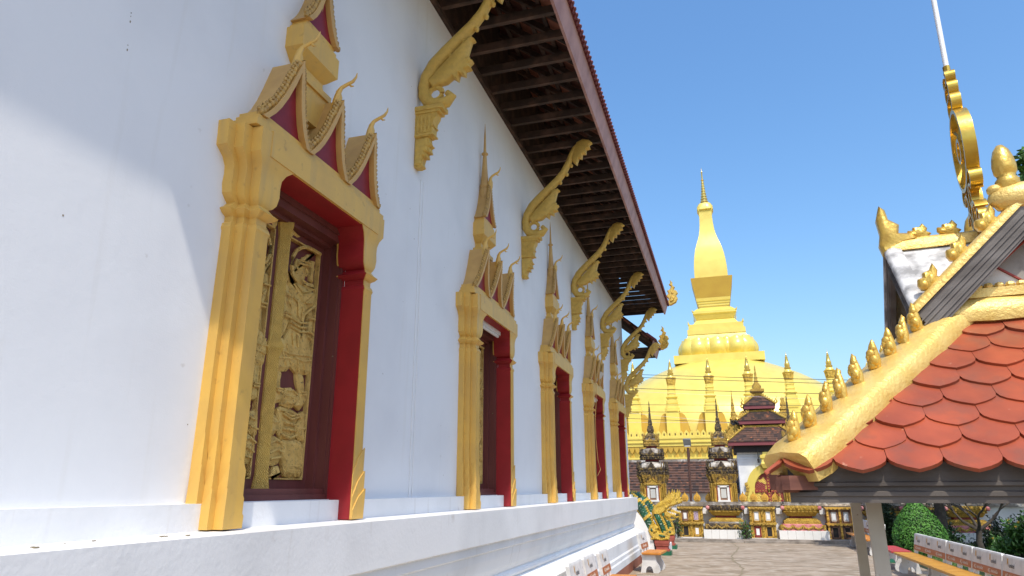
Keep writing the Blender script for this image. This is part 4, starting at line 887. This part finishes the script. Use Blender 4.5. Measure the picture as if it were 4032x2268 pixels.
for i in range(15):
    x = -.47+.94*i/14; g = 1+random.uniform(-.05, .05)
    rings.append([(x, -.40+a*g, 2.495+b*g) for a, b in ((-.105, -.075), (-.118, -.03), (-.10, .022), (-.05, .056), (.03, .07), (.10, .075), (.12, -.08))])
bdm.loft(rings)
for k in range(4):
    o = bdm.build('top_band', 'pav_gold', pv, smooth=60) if k == 0 else bd0.copy()
    if k == 0: bd0 = o
    else: COL.objects.link(o); o.parent = pv; o.rotation_euler = (0, 0, k*math.pi/2)
bp = [(y-.004, z-.004) for y, z in [(-1.18, 1.60), (-1.18, 1.622), (-1.188, 1.626), (-1.188, 1.640), (-1.176, 1.646), (-1.176, 1.658), (-1.19, 1.664), (-1.19, 1.676), (-1.182, 1.68), (-1.182, 1.752), (-1.135, 1.752), (-1.135, 1.60)]]
for k in range(4):
    L_ = 1.194 if k % 2 == 0 else 1.138
    b_ = MB().prism(bp, 'x', -L_, L_); b_.xf(lambda p: rot4(k) @ p); b_.build('eave_beam', 'beam_wood', pv)
for sx in (-1, 1):
    for sy in (-1, 1):
        q = MB()
        for j, (o1, z0, z1) in enumerate(((-.045, 1.625, 1.66), (.0, 1.615, 1.655), (.045, 1.625, 1.665))):
            q.box(-1.75+.012*j, -1.50, o1-.021, o1+.021, z0+.02, z1+.04)
        q.xf(lambda p: Matrix.Rotation(math.atan2(sy, -sx)*1.0, 3, 'Z') @ Vector((-p.x, p.y, p.z)) if False else Vector((sx*(-p.x*.7071-sy*sx*0+p.y*.7071*1), sy*(-p.x*.7071-p.y*.7071), p.z)))
        q.build('hip_rafter', 'red_timber', pv)
for x, y, wd in ((-.87, -.89, .0285), (.87, -.89, .0285), (-.81, .80, .0285), (.81, .80, .0285)):
    MB().box(x-wd, x+wd, y-wd, y+wd, 0, 1.70).build('post', 'steel_cream', pv)
MB().box(-1.1, 1.1, -1.1, 1.1, 1.69, 1.70).build('ceiling', 'wood_and_gap_black', pv)
# gabled top: four gables crossing, weathered cement roof between
core = MB().box(-.30, .30, -.30, .30, 2.44, 2.62); core.build('core', 'wood_and_gap_black', pv)  # black box paints in the dark opening under the gables
rf = MB()
for k in range(4):
    for s_ in (-1, 1):
        q = [Vector((0, -.55, 2.965)), Vector((s_*.55, -.55, 2.475)), Vector((0, 0, 2.965))]
        rf.loft([[rot4(k) @ p for p in q], [rot4(k) @ (p-Vector((0, 0, .03))) for p in q]])
rf.build('gable_roof', 'pav_cement', pv)
gw = MB().prism([(-.40, 2.44), (.40, 2.44), (.40, 2.58), (0, 2.93), (-.40, 2.58)], 'y', -.475, -.445)
for k in (0, 2):
    q = MB().join(gw, lambda p: rot4(k) @ p); q.build('gable_wall', 'pav_white', pv)
for k in (0, 2):
    q = MB().prism([(-.0-.16, 2.675), (0, 2.80), (.16, 2.675), (0, 2.545)], 'y', -.479, -.47); q.xf(lambda p: rot4(k) @ p); d_ = q.build('gable_diamond', 'grey_stone', pv)
    e = MB()
    dm = [(-.16, 2.675), (0, 2.80), (.16, 2.675), (0, 2.545)]
    for i in range(4):
        (a, b), (c, d) = dm[i], dm[(i+1) % 4]; e.tube([(a, -.478, b), ((a+c)/2, -.48, (b+d)/2), (c, -.478, d)], .007, 5)
    e.xf(lambda p: rot4(k) @ p); e.build('diamond_edge', 'red_neck', d_)
    q = MB().box(-.33, .33, -.51, -.46, 2.52, 2.565)
    for j in range(14): q.ball((-.31+.0477*j, -.495, 2.575), (.024, .022, .018), 6, 4)
    q.xf(lambda p: rot4(k) @ p); q.build('gable_moulding', 'pav_gold', pv)
for k in (1, 3):
    q = MB().box(-.40, .40, -.33, -.30, 2.44, 2.52); q.xf(lambda p: rot4(k) @ p); q.build('side_sill', 'wood_and_gap_black', pv)
lfm = MB()
lo = [(0, 0), (.04, .0), (.062, .03), (.05, .05), (.06, .075), (.035, .085), (.035, .115), (.005, .15), (-.005, .11), (-.035, .09), (-.03, .065), (-.055, .05), (-.05, .02), (-.03, .0)]
for s_ in (-1, 1): puff(lfm, lo[1:], lambda x, z, h: (x, s_*h, z), 0, .03, .012)
lfm.ball((-.02, -.022, .03), (.02, .014, .02), 7, 5); lfm.ball((.01, -.024, .06), (.016, .012, .03), 7, 5)
first = None
for k in range(4):
    for s_ in (-1, 1):
        q = MB().prism([(0, 2.962), (s_*.575, 2.45), (s_*.51, 2.345), (0, 2.81)], 'y', -.58, -.55)
        for o1 in (.04, .068, .105, .128): q.prism([(0, 2.962-o1), (s_*(.575-.3*o1), 2.45-o1*.80), (s_*(.575-.3*o1), 2.45-o1*.80-.009), (0, 2.962-o1-.011)], 'y', -.587, -.575)
        q.xf(lambda p: rot4(k) @ p); bg_ = q.build('bargeboard', 'grey_wood', pv)
        q = MB(); rings = []
        for i in range(9):
            t = i/8; t = t*.9+.1 if k % 2 else t; c = Vector((s_*.60*(1-t), -.545, 2.455+.525*t)); g = 1+random.uniform(-.06, .06)
            rings.append([c+Vector((0, a, b*g)) for a, b in ((-.05, -.02), (-.052, .012), (-.035, .034), (.0, .042), (.04, .03), (.05, -.02))])
        if k % 2: rings = [[c_+Vector((0, 0, -.022)) if False else Vector((c_[0], c_[1], c_[2]-.02)) for c_ in r_] for r_ in rings]
        q.loft(rings); q.xf(lambda p: rot4(k) @ p); q.build('gable_ridge', 'pav_cement' if k % 2 else 'pav_gold', bg_, smooth=60)
        for t in (() if k % 2 else (.16, .42, .68, .86)):
            if first is None: o = first = lfm.build('ridge_leaf', 'leaf_gold', bg_, smooth=50)
            else: o = first.copy(); COL.objects.link(o); o.parent = bg_
            o.location = rot4(k) @ Vector((s_*.60*(1-t), -.545, 2.455+.525*t+.03)); o.rotation_euler = (0, s_*-.25, k*math.pi/2+(math.pi if s_ > 0 else 0)); o.scale = (.95,)*3
    q = MB(); rings = []
    for i in range(8):
        y = -.56+.56*i/7; g = 1+random.uniform(-.05, .05)
        rings.append([(a*g, y, 2.985+b*g) for a, b in ((-.05, -.045), (-.045, .01), (-.02, .03), (.02, .03), (.045, .01), (.05, -.045))])
    q.loft(rings); q.xf(lambda p: rot4(k) @ p); rc = q.build('ridge_cap', 'pav_gold', pv, smooth=60)
    if k % 2:                                  # naga curl at the side gable, small leaves on its ridge
        f_ = MB().ball((0, -.56, 2.96), (.05, .04, .075), 8, 6)
        for s_ in (-1, 1): puff(f_, [(-.60, 2.93), (-.48, 2.98), (-.40, 3.0), (-.43, 3.04), (-.50, 3.05), (-.49, 3.10), (-.545, 3.14), (-.555, 3.2), (-.585, 3.23), (-.61, 3.15), (-.60, 3.06), (-.615, 2.99)], lambda y, z, h: (s_*h, y, z), 0, .05, .018)
        f_.tube([(-.03, -.54, 3.15), (-.05, -.57, 3.08), (-.045, -.53, 3.03), (-.05, -.47, 3.02)], [.01, .018, .018, .008], 6)
        f_.xf(lambda p: rot4(k) @ p); f_.build('naga_curl', 'leaf_gold', rc, smooth=50)
        for y in (-.40, -.24):
            o = first.copy(); COL.objects.link(o); o.parent = rc; o.location = rot4(k) @ Vector((0, y, 3.01)); o.rotation_euler = (0, .35, 0); o.scale = (1.1, .8, .62)
    else:
        f_ = MB().ball((.02, -.545, 3.0), (.175, .075, .075), 14, 8); f_.ball((-.11, -.545, 3.05), (.04, .04, .03), 8, 5)
        f_.xf(lambda p: rot4(k) @ p); f_.build('apex_knob', 'pav_gold', rc, smooth=60)
        f_ = MB().lathe([(.045, 3.04), (.056, 3.07), (.058, 3.09), (.042, 3.11), (.046, 3.125), (.056, 3.14), (.058, 3.17), (.052, 3.21), (.038, 3.255), (.016, 3.285), (.003, 3.29)], (-.045, -.545, 0), 10)
        f_.xf(lambda p: rot4(k) @ p); f_.build('bud_finial', 'leaf_gold', rc, smooth=60)
for o in pv.children:
    if o.name.split('.')[0] in ('core', 'gable_roof', 'gable_wall', 'gable_diamond', 'gable_moulding', 'side_sill', 'bargeboard', 'ridge_cap'): o.location += Vector((.02, 0, .022)); o.scale = (.93, .93, 1)
# openwork wheel finial with white pole
wf = MB(); WZ = 3.535; RW = .245
def hoop(cy, cz, ro, ri, hx, n=28, a0=0, a1=2*math.pi, sy=1.0):
    q = []
    for i in range(n+1):
        a = a0+(a1-a0)*i/n; c, s_ = math.cos(a)*sy, math.sin(a)
        q.append([(-hx, cy+ro*c, cz+ro*s_), (hx, cy+ro*c, cz+ro*s_), (hx, cy+ri*c, cz+ri*s_), (-hx, cy+ri*c, cz+ri*s_)])
    wf.loft(q)
hoop(0, WZ, RW, RW-.022, .032); hoop(0, WZ, .075, .055, .028)
for k in range(8):
    a = k*math.pi/4+.2; wf.tube([(0, .06*math.cos(a), WZ+.06*math.sin(a)), (0, .15*math.cos(a+.1), WZ+.15*math.sin(a+.1)), (0, .228*math.cos(a), WZ+.228*math.sin(a))], [.022, .012, .026], 6)
for z, r in ((3.10, .085), (3.22, .07)):
    for s_ in (-1, 1): hoop(s_*.095, z, r, r-.014, .03, 14, .3 if s_ > 0 else math.pi-.3, 5.2 if s_ > 0 else math.pi-5.2)
for s_ in (-1, 1):
    hoop(s_*.03, 3.17, .13, .116, .028, 10, -1.2, 1.3, s_*.55); hoop(s_*.19, 3.05, .055, .042, .03, 12); hoop(s_*.16, 3.30, .05, .036, .03, 12, -2.2, 2.4, s_)
for z, r in ((3.83, .062), (3.925, .05), (4.005, .038)):
    for s_ in (-1, 1): hoop(s_*.045, z, r, r-.012, .026, 12, -2.4, 2.2, s_)
    wf.ball((0, 0, z+r), (.02, .028, .016), 6, 4)
wf.tube([(0, 0, 2.98), (0, 0, 3.29)], .022, 8).tube([(0, 0, 3.77), (0, 0, 4.1)], .02, 8)
wo = wf.build('wheel_finial', 'metal_gold', pv, smooth=35); wo.location = (-.035, 0, 0); wo.rotation_euler = (0, 0, R(-7))
MB().tube([(.0, 0, 4.05), (.03, 0, 5.6)], .015, 10).build('pole', 'white_pole', wo, smooth=40)

# ------------------------------------------------------------ naga statues and side stair
def naga(y, lab):
    n_ = thing('naga_statue', lab, 'naga statue', (0, y, 0), group='naga statues flanking the side stair')
    MB().prism([(-.3, 0), (-.3, 1.30), (.0, 1.28), (.17, 1.10), (.34, .88), (.46, .64), (.56, .40), (.60, .22), (.625, 0)], 'y', -.11, .11).build('wing_wall', 'plaster_base', n_)
    MB().box(.60, 1.03, -.19, .19, 0, .10).build('green_base', 'ped_green', n_)
    MB().plan(sq(), [(.185, .10), (.185, .135), (.155, .145), (.15, .20), (.175, .235), (.175, .275), (.185, .285), (.185, .36), (.1, .362)], (.80, 0, 0)).build('pedestal', 'ped_red', n_)
    body = [(-.25, 1.46), (.0, 1.44), (.17, 1.31), (.32, 1.13), (.42, .93), (.50, .72), (.58, .56), (.70, .47), (.82, .45)]
    MB().tube([(x, 0, z) for x, z in body], [.13, .13, .13, .13, .125, .12, .12, .11, .09], 12, up=(0, 1, 0)).build('body', 'naga_green', n_, smooth=60)
    neck = [(.88, .42), (.87, .55), (.82, .72), (.75, .88), (.70, 1.0), (.69, 1.08)]
    MB().tube([(x, 0, z) for x, z in neck], [.09, .10, .10, .10, .105, .10], 12, up=(0, 1, 0)).build('neck', 'naga_green', n_, smooth=60)
    g = MB()
    for pth, off in ((body, .125), (neck, .095)):
        for i in range(len(pth)-1):
            for t in (0, .25, .5, .75):
                p, q = Vector(pth[i]), Vector(pth[i+1]); d = (q-p).normalized(); c = p+(q-p)*t
                nn = Vector((-d.y, d.x))
                for s_ in (1, -1):
                    e = c+nn*off*s_
                    g.ball((e.x, 0, e.y), (.032, .045, .038), 6, 4)
                    for yy in (-.06, .06): g.ball((c.x+nn.x*off*.82*s_, yy, c.y+nn.y*off*.82*s_), (.02, .03, .025), 5, 4)
    for i in (2, 4): g.tube([(body[i][0]-.02, 0, body[i][1]+.02), (body[i][0]+.025, 0, body[i][1]-.035)], .142, 12, up=(0, 1, 0))
    g.tube([(.69, 0, 1.02), (.69, 0, 1.10)], .118, 12, up=(0, 1, 0))
    g.build('gold_trim', 'naga_gold', n_, smooth=60)
    for s_ in (-1, 1):
        s = MB(); puff(s, [(.50, .72), (.46, .60), (.52, .46), (.62, .38), (.80, .36), (.98, .37), (.99, .44), (.94, .50), (.96, .58), (.86, .60), (.84, .54), (.74, .55), (.70, .62), (.74, .68), (.66, .76), (.60, .72), (.58, .80)], lambda x, z, h: (x, s_*h, z), .05, .165, .03)
        s.tube([(.58, s_*.15, .66), (.62, s_*.18, .58), (.68, s_*.17, .60), (.66, s_*.17, .66)], [.02, .03, .025, .01], 6)
        for k in range(9): s.ball((.54+.052*k, s_*.16, .40+.012*math.sin(k)), (.03, .02, .03), 6, 4)
        s.build('gold_base', 'naga_gold', n_, smooth=45); s = MB()
        puff(s, [(-.04, 1.0), (.03, 1.04), (.12, 1.02), (.15, .95), (.10, .93), (.10, .86), (.05, .90), (.02, .84), (0, .90), (-.06, .92)], lambda x, z, h: (x, s_*h, z), .10, .15, .015)
        s.build('gold_leaf', 'naga_gold', n_, smooth=45)
    q = MB()
    for s_ in (-1, 1):
        q.tube([(.74, s_*.167, .50), (.80, s_*.175, .47), (.90, s_*.17, .46)], [.012, .03, .02], 6); q.ball((.56, s_*.165, .62), (.035, .02, .045), 7, 5)
    q.build('green_inlay', 'naga_green', n_, smooth=60)
    h = MB()
    for s_ in (-1, 1):
        puff(h, [(.60, 1.02), (.60, 1.12), (.66, 1.22), (.76, 1.30), (.88, 1.36), (.96, 1.44), (1.02, 1.52), (1.06, 1.63), (1.085, 1.52), (1.12, 1.58), (1.15, 1.66), (1.17, 1.54), (1.20, 1.64), (1.235, 1.50), (1.21, 1.44), (1.27, 1.41), (1.245, 1.36), (1.28, 1.32), (1.25, 1.26), (1.20, 1.24), (1.08, 1.22), (.98, 1.14), (.90, 1.06), (.80, 1.0), (.70, .98)], lambda x, z, hh: (x, s_*hh, z), 0, .095, .03)
        puff(h, [(.90, 1.06), (.98, 1.09), (1.08, 1.03), (1.18, 1.01), (1.20, .95), (1.12, .96), (1.05, .93), (.98, .93), (.90, .99)], lambda x, z, hh: (x, s_*hh, z), 0, .065, .02)
        for k in range(6): h.tube([(.70+.07*k, s_*.09, 1.18+.02*k), (.80+.075*k, s_*.085, 1.27+.03*k), (.92+.065*k, s_*.05, 1.38+.035*k)], [.018, .024, .006], 5)
        h.ball((.96, s_*.10, 1.19), (.035, .02, .03), 7, 5)
    h.tube([(.90, 0, .98), (.96, 0, .89), (1.06, 0, .86), (1.16, 0, .89), (1.19, 0, .95)], [.04, .035, .03, .022, .008], 7, up=(0, 1, 0))
    h.build('head', 'naga_gold', n_, smooth=45)
    t_ = MB()
    for k in range(6):
        for s_ in (-1, 1): t_.tube([(1.0+.045*k, s_*.045, 1.185+.012*k), (1.0+.045*k, s_*.045, 1.135+.012*k)], [.013, .003], 5); t_.tube([(.99+.04*k, s_*.04, 1.06-.012*k), (.99+.04*k, s_*.04, 1.10-.012*k)], [.012, .003], 5)
    t_.build('teeth', 'white_pole', n_)
naga(19.3, 'green and gold naga statue nearer the hall with jaws open on a red pedestal')
naga(21.3, 'green and gold naga statue on the far side of the stair, half hidden')
ss = MB()
for k in range(7): ss.box(-.4, .9-.13*k, 19.42, 21.18, .2*k, .2*(k+1)-.004)
ss.build('side_stair', 'plaster_base', hall)

# ------------------------------------------------------------ concrete benches
def text_mesh(body, size, name):
    cu = bpy.data.curves.new(name, 'FONT'); cu.body = body; cu.size = size; cu.extrude = .0006; cu.resolution_u = 2
    o = bpy.data.objects.new(name, cu); COL.objects.link(o); bpy.context.view_layer.update()
    me = bpy.data.meshes.new_from_object(o.evaluated_get(bpy.context.evaluated_depsgraph_get())); bpy.data.objects.remove(o); me.name = name
    return me
T1 = text_mesh('unitel', .085, 'logo_text'); T1.materials.clear(); T1.materials.append(M['ink'])
T2 = text_mesh('4G', .085, 'band_number'); T2.materials.clear(); T2.materials.append(M['pale_ink'])
T3 = text_mesh('\u0e2d\u0e34\u0e19\u0e40\u0e15\u0e2d\u0e23\u0e4c\u0e40\u0e19\u0e47\u0e14', .058, 'band_text'); T3.materials.clear(); T3.materials.append(M['pale_ink'])
lgm = MB().prism([(0, 0), (.0, .085), (.018, .07), (.036, .085), (.036, .02), (.046, -.03), (.03, .005), (.02, .03), (.012, .01)], 'x', 0, .0015)
LG = None
def bench(loc, rz, wd, nlogo, lab, group, seat='bench_orange', back=True, lean=.07, band='sign_brown'):
    global LG
    b = thing('concrete_bench', lab, 'bench', loc, rz, group)
    MB().box(.06, .43, 0, wd, .35, .365).box(.05, .44, -.01, wd+.01, .365, .395).build('seat', seat, b)
    leg = [(.0, 0), (.10, 0), (.115, .07), (.15, .12), (.19, .13), (.23, .11), (.25, .06), (.26, 0), (.36, 0), (.395, .03), (.40, .08), (.375, .15), (.33, .22), (.32, .35), (.04, .35), (.04, .2)]
    for y in (.06, wd-.12): MB().prism(leg, 'y', y, y+.06).build('leg', 'bench_white', b)
    if not back: return b
    f = lambda p: Vector((p.x-(p.z-.38)*lean/.38, p.y, p.z))
    MB().box(.02, .07, .05, .15, .30, .46).box(.02, .07, wd-.15, wd-.05, .30, .46).box(.02, .07, wd/2-.05, wd/2+.05, .30, .46).xf(f).build('back_post', 'bench_white', b)
    br = MB().box(.02, .07, 0, wd, .45, .74); br.loft([[(.02, 0, .74), (.07, 0, .74), (.07, wd, .74), (.02, wd, .74)], [(.025, .03, .765), (.065, .03, .765), (.065, wd-.03, .765), (.025, wd-.03, .765)]])
    bo = br.xf(f).build('backrest', 'bench_white', b)
    MB().box(.065, .0725, .01, wd-.01, .455, .555).xf(f).build('band', band, bo)
    tilt = math.atan(lean/.38)
    for k in range(nlogo):
        y = wd*(k+.5)/nlogo
        X = lambda z: .0735-(z-.38)*lean/.38
        for me, dy, z in ((T1, -.09, .615), (T2, -.22, .475), (T3, -.09, .485)):
            o = bpy.data.objects.new(me.name, me); COL.objects.link(o); o.parent = bo; o.location = (X(z)+.001, y+dy, z); o.rotation_euler = (math.pi/2+0*tilt, 0, math.pi/2)
            o.rotation_euler = (Matrix.Rotation(-tilt, 3, 'Y') @ Matrix.Rotation(math.pi/2, 3, 'Z') @ Matrix.Rotation(math.pi/2, 3, 'X')).to_euler()
        if LG is None: o = LG = lgm.build('logo_mark', 'logo_gold', bo)
        else: o = LG.copy(); COL.objects.link(o); o.parent = bo
        o.location = (X(.66)+.001, y-.16, .645); o.rotation_euler = (0, -tilt, 0)
    return b
g1 = 'concrete benches along the hall wall'
bench((.62, 8.72, 0), 0, .80, 1, 'concrete bench back nearest the camera beside the hall plinth', g1)
bench((.63, 9.60, 0), 0, .78, 1, 'middle concrete bench back of the three beside the hall plinth', g1)
bench((.68, 10.50, 0), 0, .72, 1, 'farthest concrete bench back of the three beside the hall plinth', g1)
bench((.70, 15.10, 0), R(-4), .80, 1, 'lone concrete bench with orange seat in front of the naga statues', g1)
g2 = 'concrete benches along the lawn edge'
def rb(y0, y1, n, lab, seat='bench_yellow', back=True, x=6.16): return bench((x, y1, 0), math.pi, y1-y0, n, lab, g2, seat, back)
rb(14.36, 16.55, 3, 'long yellow seated bench with three logos in front of the clipped bush'); rb(12.98, 14.32, 2, 'yellow seated bench with two logos, second along the lawn edge'); rb(11.72, 12.94, 2, 'yellow seated bench with two logos, nearest whole one at lower right'); rb(10.35, 11.68, 2, 'bench cut off by the right edge of the picture')
rb(16.75, 18.3, 0, 'low backless bench with red seat behind the near pavilion post', 'sign_red', False)
rb(20.3, 21.8, 2, 'shaded concrete bench seen between the two pavilion posts', 'bench_orange', True, 6.3); rb(22.0, 23.5, 2, 'farthest shaded concrete bench left of the pavilion posts', 'bench_orange', True, 6.3)

# ------------------------------------------------------------ lawn, bushes, trees
tag(MB().box(6.55, 16, 6, 24, -.05, .05).build('lawn', 'lawn_soil'), kind='structure')
tag(MB().box(6.47, 6.55, 6, 24, -.05, .09).box(5.9, 6.47, 18.6, 20, -.05, .03).build('green_kerb', 'ped_green'), kind='structure')
gr = MB()
for _ in range(19000):
    x, y = random.uniform(6.6, 13.5), random.uniform(6.3, 23.8); h = random.uniform(.05, .16)*(1.4 if y > 20 else 1); a = random.uniform(0, 6.28); lx, ly = random.gauss(0, .05), random.gauss(0, .05)
    dx, dy = math.cos(a)*.008, math.sin(a)*.008
    gr.add([(x-dx, y-dy, .045), (x+dx, y+dy, .045), (x+lx, y+ly, .045+h)], [(0, 1, 2)])
tag(gr.build('grass', 'grass_blade'), 'green grass growing on the lawn behind the benches', 'grass', kind='stuff')
def leaf(mb, p, n, size, asp=.55):
    n = n.normalized(); t = n.cross(Vector((random.uniform(-1, 1), random.uniform(-1, 1), random.uniform(-1, 1))))
    if t.length < 1e-3: return
    t.normalize(); b = n.cross(t); L_ = size*random.uniform(.7, 1.25)
    mb.add([p-t*L_*.5, p+b*L_*asp*.5+n*L_*.06, p+t*L_*.5, p-b*L_*asp*.5+n*L_*.06], [(0, 1, 2, 3)])
def rvec():
    while True:
        v = Vector((random.uniform(-1, 1), random.uniform(-1, 1), random.uniform(-1, 1)))
        if .05 < v.length < 1: return v
bs = thing('clipped_bush', 'bright green clipped dome bush behind the long bench', 'bush', (7.02, 20, 0))
pfz = [(0, .42), (.2, .55), (.45, .60), (.7, .555), (.95, .43), (1.15, .28), (1.3, .14), (1.4, .01)]
def rz_(z):
    for (a, b), (c, d) in zip(pfz, pfz[1:]):
        if a <= z <= c: return b+(d-b)*(z-a)/(c-a)
    return 0
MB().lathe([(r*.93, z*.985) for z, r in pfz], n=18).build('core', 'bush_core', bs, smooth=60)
lm = MB()
for _ in range(9000):
    z = random.uniform(.02, 1.39); r = rz_(z)
    if random.random() > (r+.08)/.66: continue
    a = random.uniform(0, 6.283); k = random.uniform(.93, 1.04); nv = Vector((math.cos(a), math.sin(a), .5+(z-.5)*.6))+rvec()*.75
    leaf(lm, Vector((r*k*math.cos(a), r*k*math.sin(a), z)), nv, .05)
lm.build('leaves', 'bush_leaf', bs)
MB().tube([(0, 0, 0), (0, 0, .5)], .06, 6).build('trunk', 'bark', bs)
def branch(mb, p, d, r, depth, L_, tips, spread=.6):
    q = p+d*L_; mid = p+d*L_*.5+rvec()*L_*.10
    mb.tube([p, mid, q], [r, r*.85, r*.68], 6, up=(.31, .9, .13))
    tips.append(q)
    if depth == 0: return
    for _ in range(random.choice((2, 3))):
        dn = (d+rvec()*spread+Vector((0, 0, .12))).normalized(); branch(mb, q, dn, r*.62, depth-1, L_*random.uniform(.62, .85), tips, spread)
def tree(name, lab, loc, trunk_h, r, depth, L_, nleaf, size, spread, crown, group=None, cluster=.5, mt='tree_leaf', lean=(0, 0, 1)):
    t = thing(name, lab, 'tree', loc, 0, group); b = MB(); tips = []
    p = Vector((0, 0, 0)); top = Vector((lean[0]*trunk_h, lean[1]*trunk_h, trunk_h))
    b.tube([p, p+(top-p)*.5+rvec()*.06, top], [r*1.3, r, r*.9], 8, up=(0, 1, 0))
    for k in range(4):
        a = k*1.57+random.uniform(-.4, .4); branch(b, top, Vector((math.cos(a)*.8, math.sin(a)*.8, random.uniform(.5, 1.0))).normalized(), r*.62, depth, L_, tips, spread)
    b.build('trunk', 'bark', t, smooth=60)
    if nleaf:
        l_ = MB(); c, rad = Vector(crown[0]), Vector(crown[1])
        cl = []
        for tp in tips: cl.append(tp)
        for _ in range(70):
            v = rvec(); v = v.normalized()*(v.length**.4); cl.append(Vector((c.x+v.x*rad.x, c.y+v.y*rad.y, c.z+v.z*rad.z)))
        for _ in range(nleaf):
            q = random.choice(cl); v = rvec()*cluster
            leaf(l_, q+v, rvec()+Vector((0, 0, .6)), size)
        l_.build('crown', mt, t)
    return t
random.seed(21)
tree('bare_tree', 'dark bare branched tree on the lawn in front of a gilded stupa base', (8.62, 21, 0), .62, .075, 3, .42, 0, 0, .75, None)
tree('shade_tree', 'dense dark tree behind the pavilion roof shading the niche houses', (8.0, 21.9, 0), 2.2, .13, 3, .8, 9000, .16, .55, ((.25, -.4, 3.7), (1.75, 1.7, 1.35)), cluster=.42)
tree('added_shade_tree', 'unseen wide tree added behind the pavilion roof to shade the far wall', (10.9, 22.3, 0), 2.3, .13, 3, .8, 8000, .16, .55, ((0, 0, 3.9), (1.9, 1.7, 1.3)), cluster=.42)  # canopy kept out of view, added to shade the wall behind
tree('feathery_tree', 'tall tree whose feathery leaves peek in at the right edge', (9.52, 12.6, 0), 5.2, .14, 3, .8, 6000, .20, .55, ((-.1, -.2, 6.9), (1.3, 1.3, 1.0)), cluster=.4, mt='shrub_leaf')
def shrub(name, lab, loc, rad, n, size, flowers=0, mt='shrub_leaf'):
    s = thing(name, lab, 'shrub', loc); l_ = MB(); st = MB()
    ends = []
    for _ in range(22):
        v = rvec().normalized(); e = Vector((v.x*rad[0], v.y*rad[1], abs(v.z)*rad[2]+.12)); st.tube([(0, 0, 0), e*.5+Vector((0, 0, .08)), e], [.018, .012, .006], 5); ends.append(e)
    for _ in range(n):
        e = random.choice(ends)*random.uniform(.45, 1.05)+rvec()*.16
        if e.z < .02: e.z = .02+random.random()*.1
        leaf(l_, e, rvec()+Vector((0, 0, .7)), size, .38)
    st.build('stems', 'bark', s); l_.build('leaves', mt, s)
    if flowers:
        f = MB()
        for _ in range(flowers):
            e = random.choice(ends)*1.03+rvec()*.07
            for k in range(5): leaf(f, e+rvec()*.02, rvec()+Vector((0, -.5, .6)), .055, .7)
        f.build('flowers', 'yellow_petal', s)
shrub('flowering_shrub', 'leafy shrub with yellow flowers at the right edge of the lawn', (8.42, 18.0, .03), (.45, .5, .75), 2300, .13, 16)
shrub('leafy_shrub', 'tall green shrub right of the yellow flowers at the picture edge', (8.85, 17.6, .03), (.5, .6, 1.1), 3200, .15)
shrub('low_shrub', 'low dark shrub below the bare tree', (7.95, 21.6, .03), (.55, .5, .5), 1500, .10, 0, 'tree_leaf')
shrub('shade_shrub', 'tall dark shrub added as shade between the pavilion posts and the clipped bush', (6.75, 22.4, .03), (.38, .4, 1.35), 3600, .10, 0, 'shade_leaf')  # dark shrubs from here are added to fill the shaded area behind the posts
shrub('shade_shrub', 'dark shrub mass added as shade behind the clipped bush on its right side', (8.0, 22.9, .03), (.5, .4, 1.0), 3000, .10, 0, 'shade_leaf')
shrub('shade_shrub', 'dark shrub mass added as shade right of the bare tree below the stupa base', (9.6, 22.6, .03), (.7, .4, .75), 3000, .10, 0, 'shade_leaf')
shrub('potted_greens', 'small green plant growing between the stupa and the gold niche house', (3.02, 24.45, .1), (.16, .1, .42), 260, .09)
shrub('creeper_clump', 'dry grey green creeper clump left of the dark gold niche house', (.78, 24.6, .1), (.22, .15, .62), 420, .08, 0, 'tree_leaf')
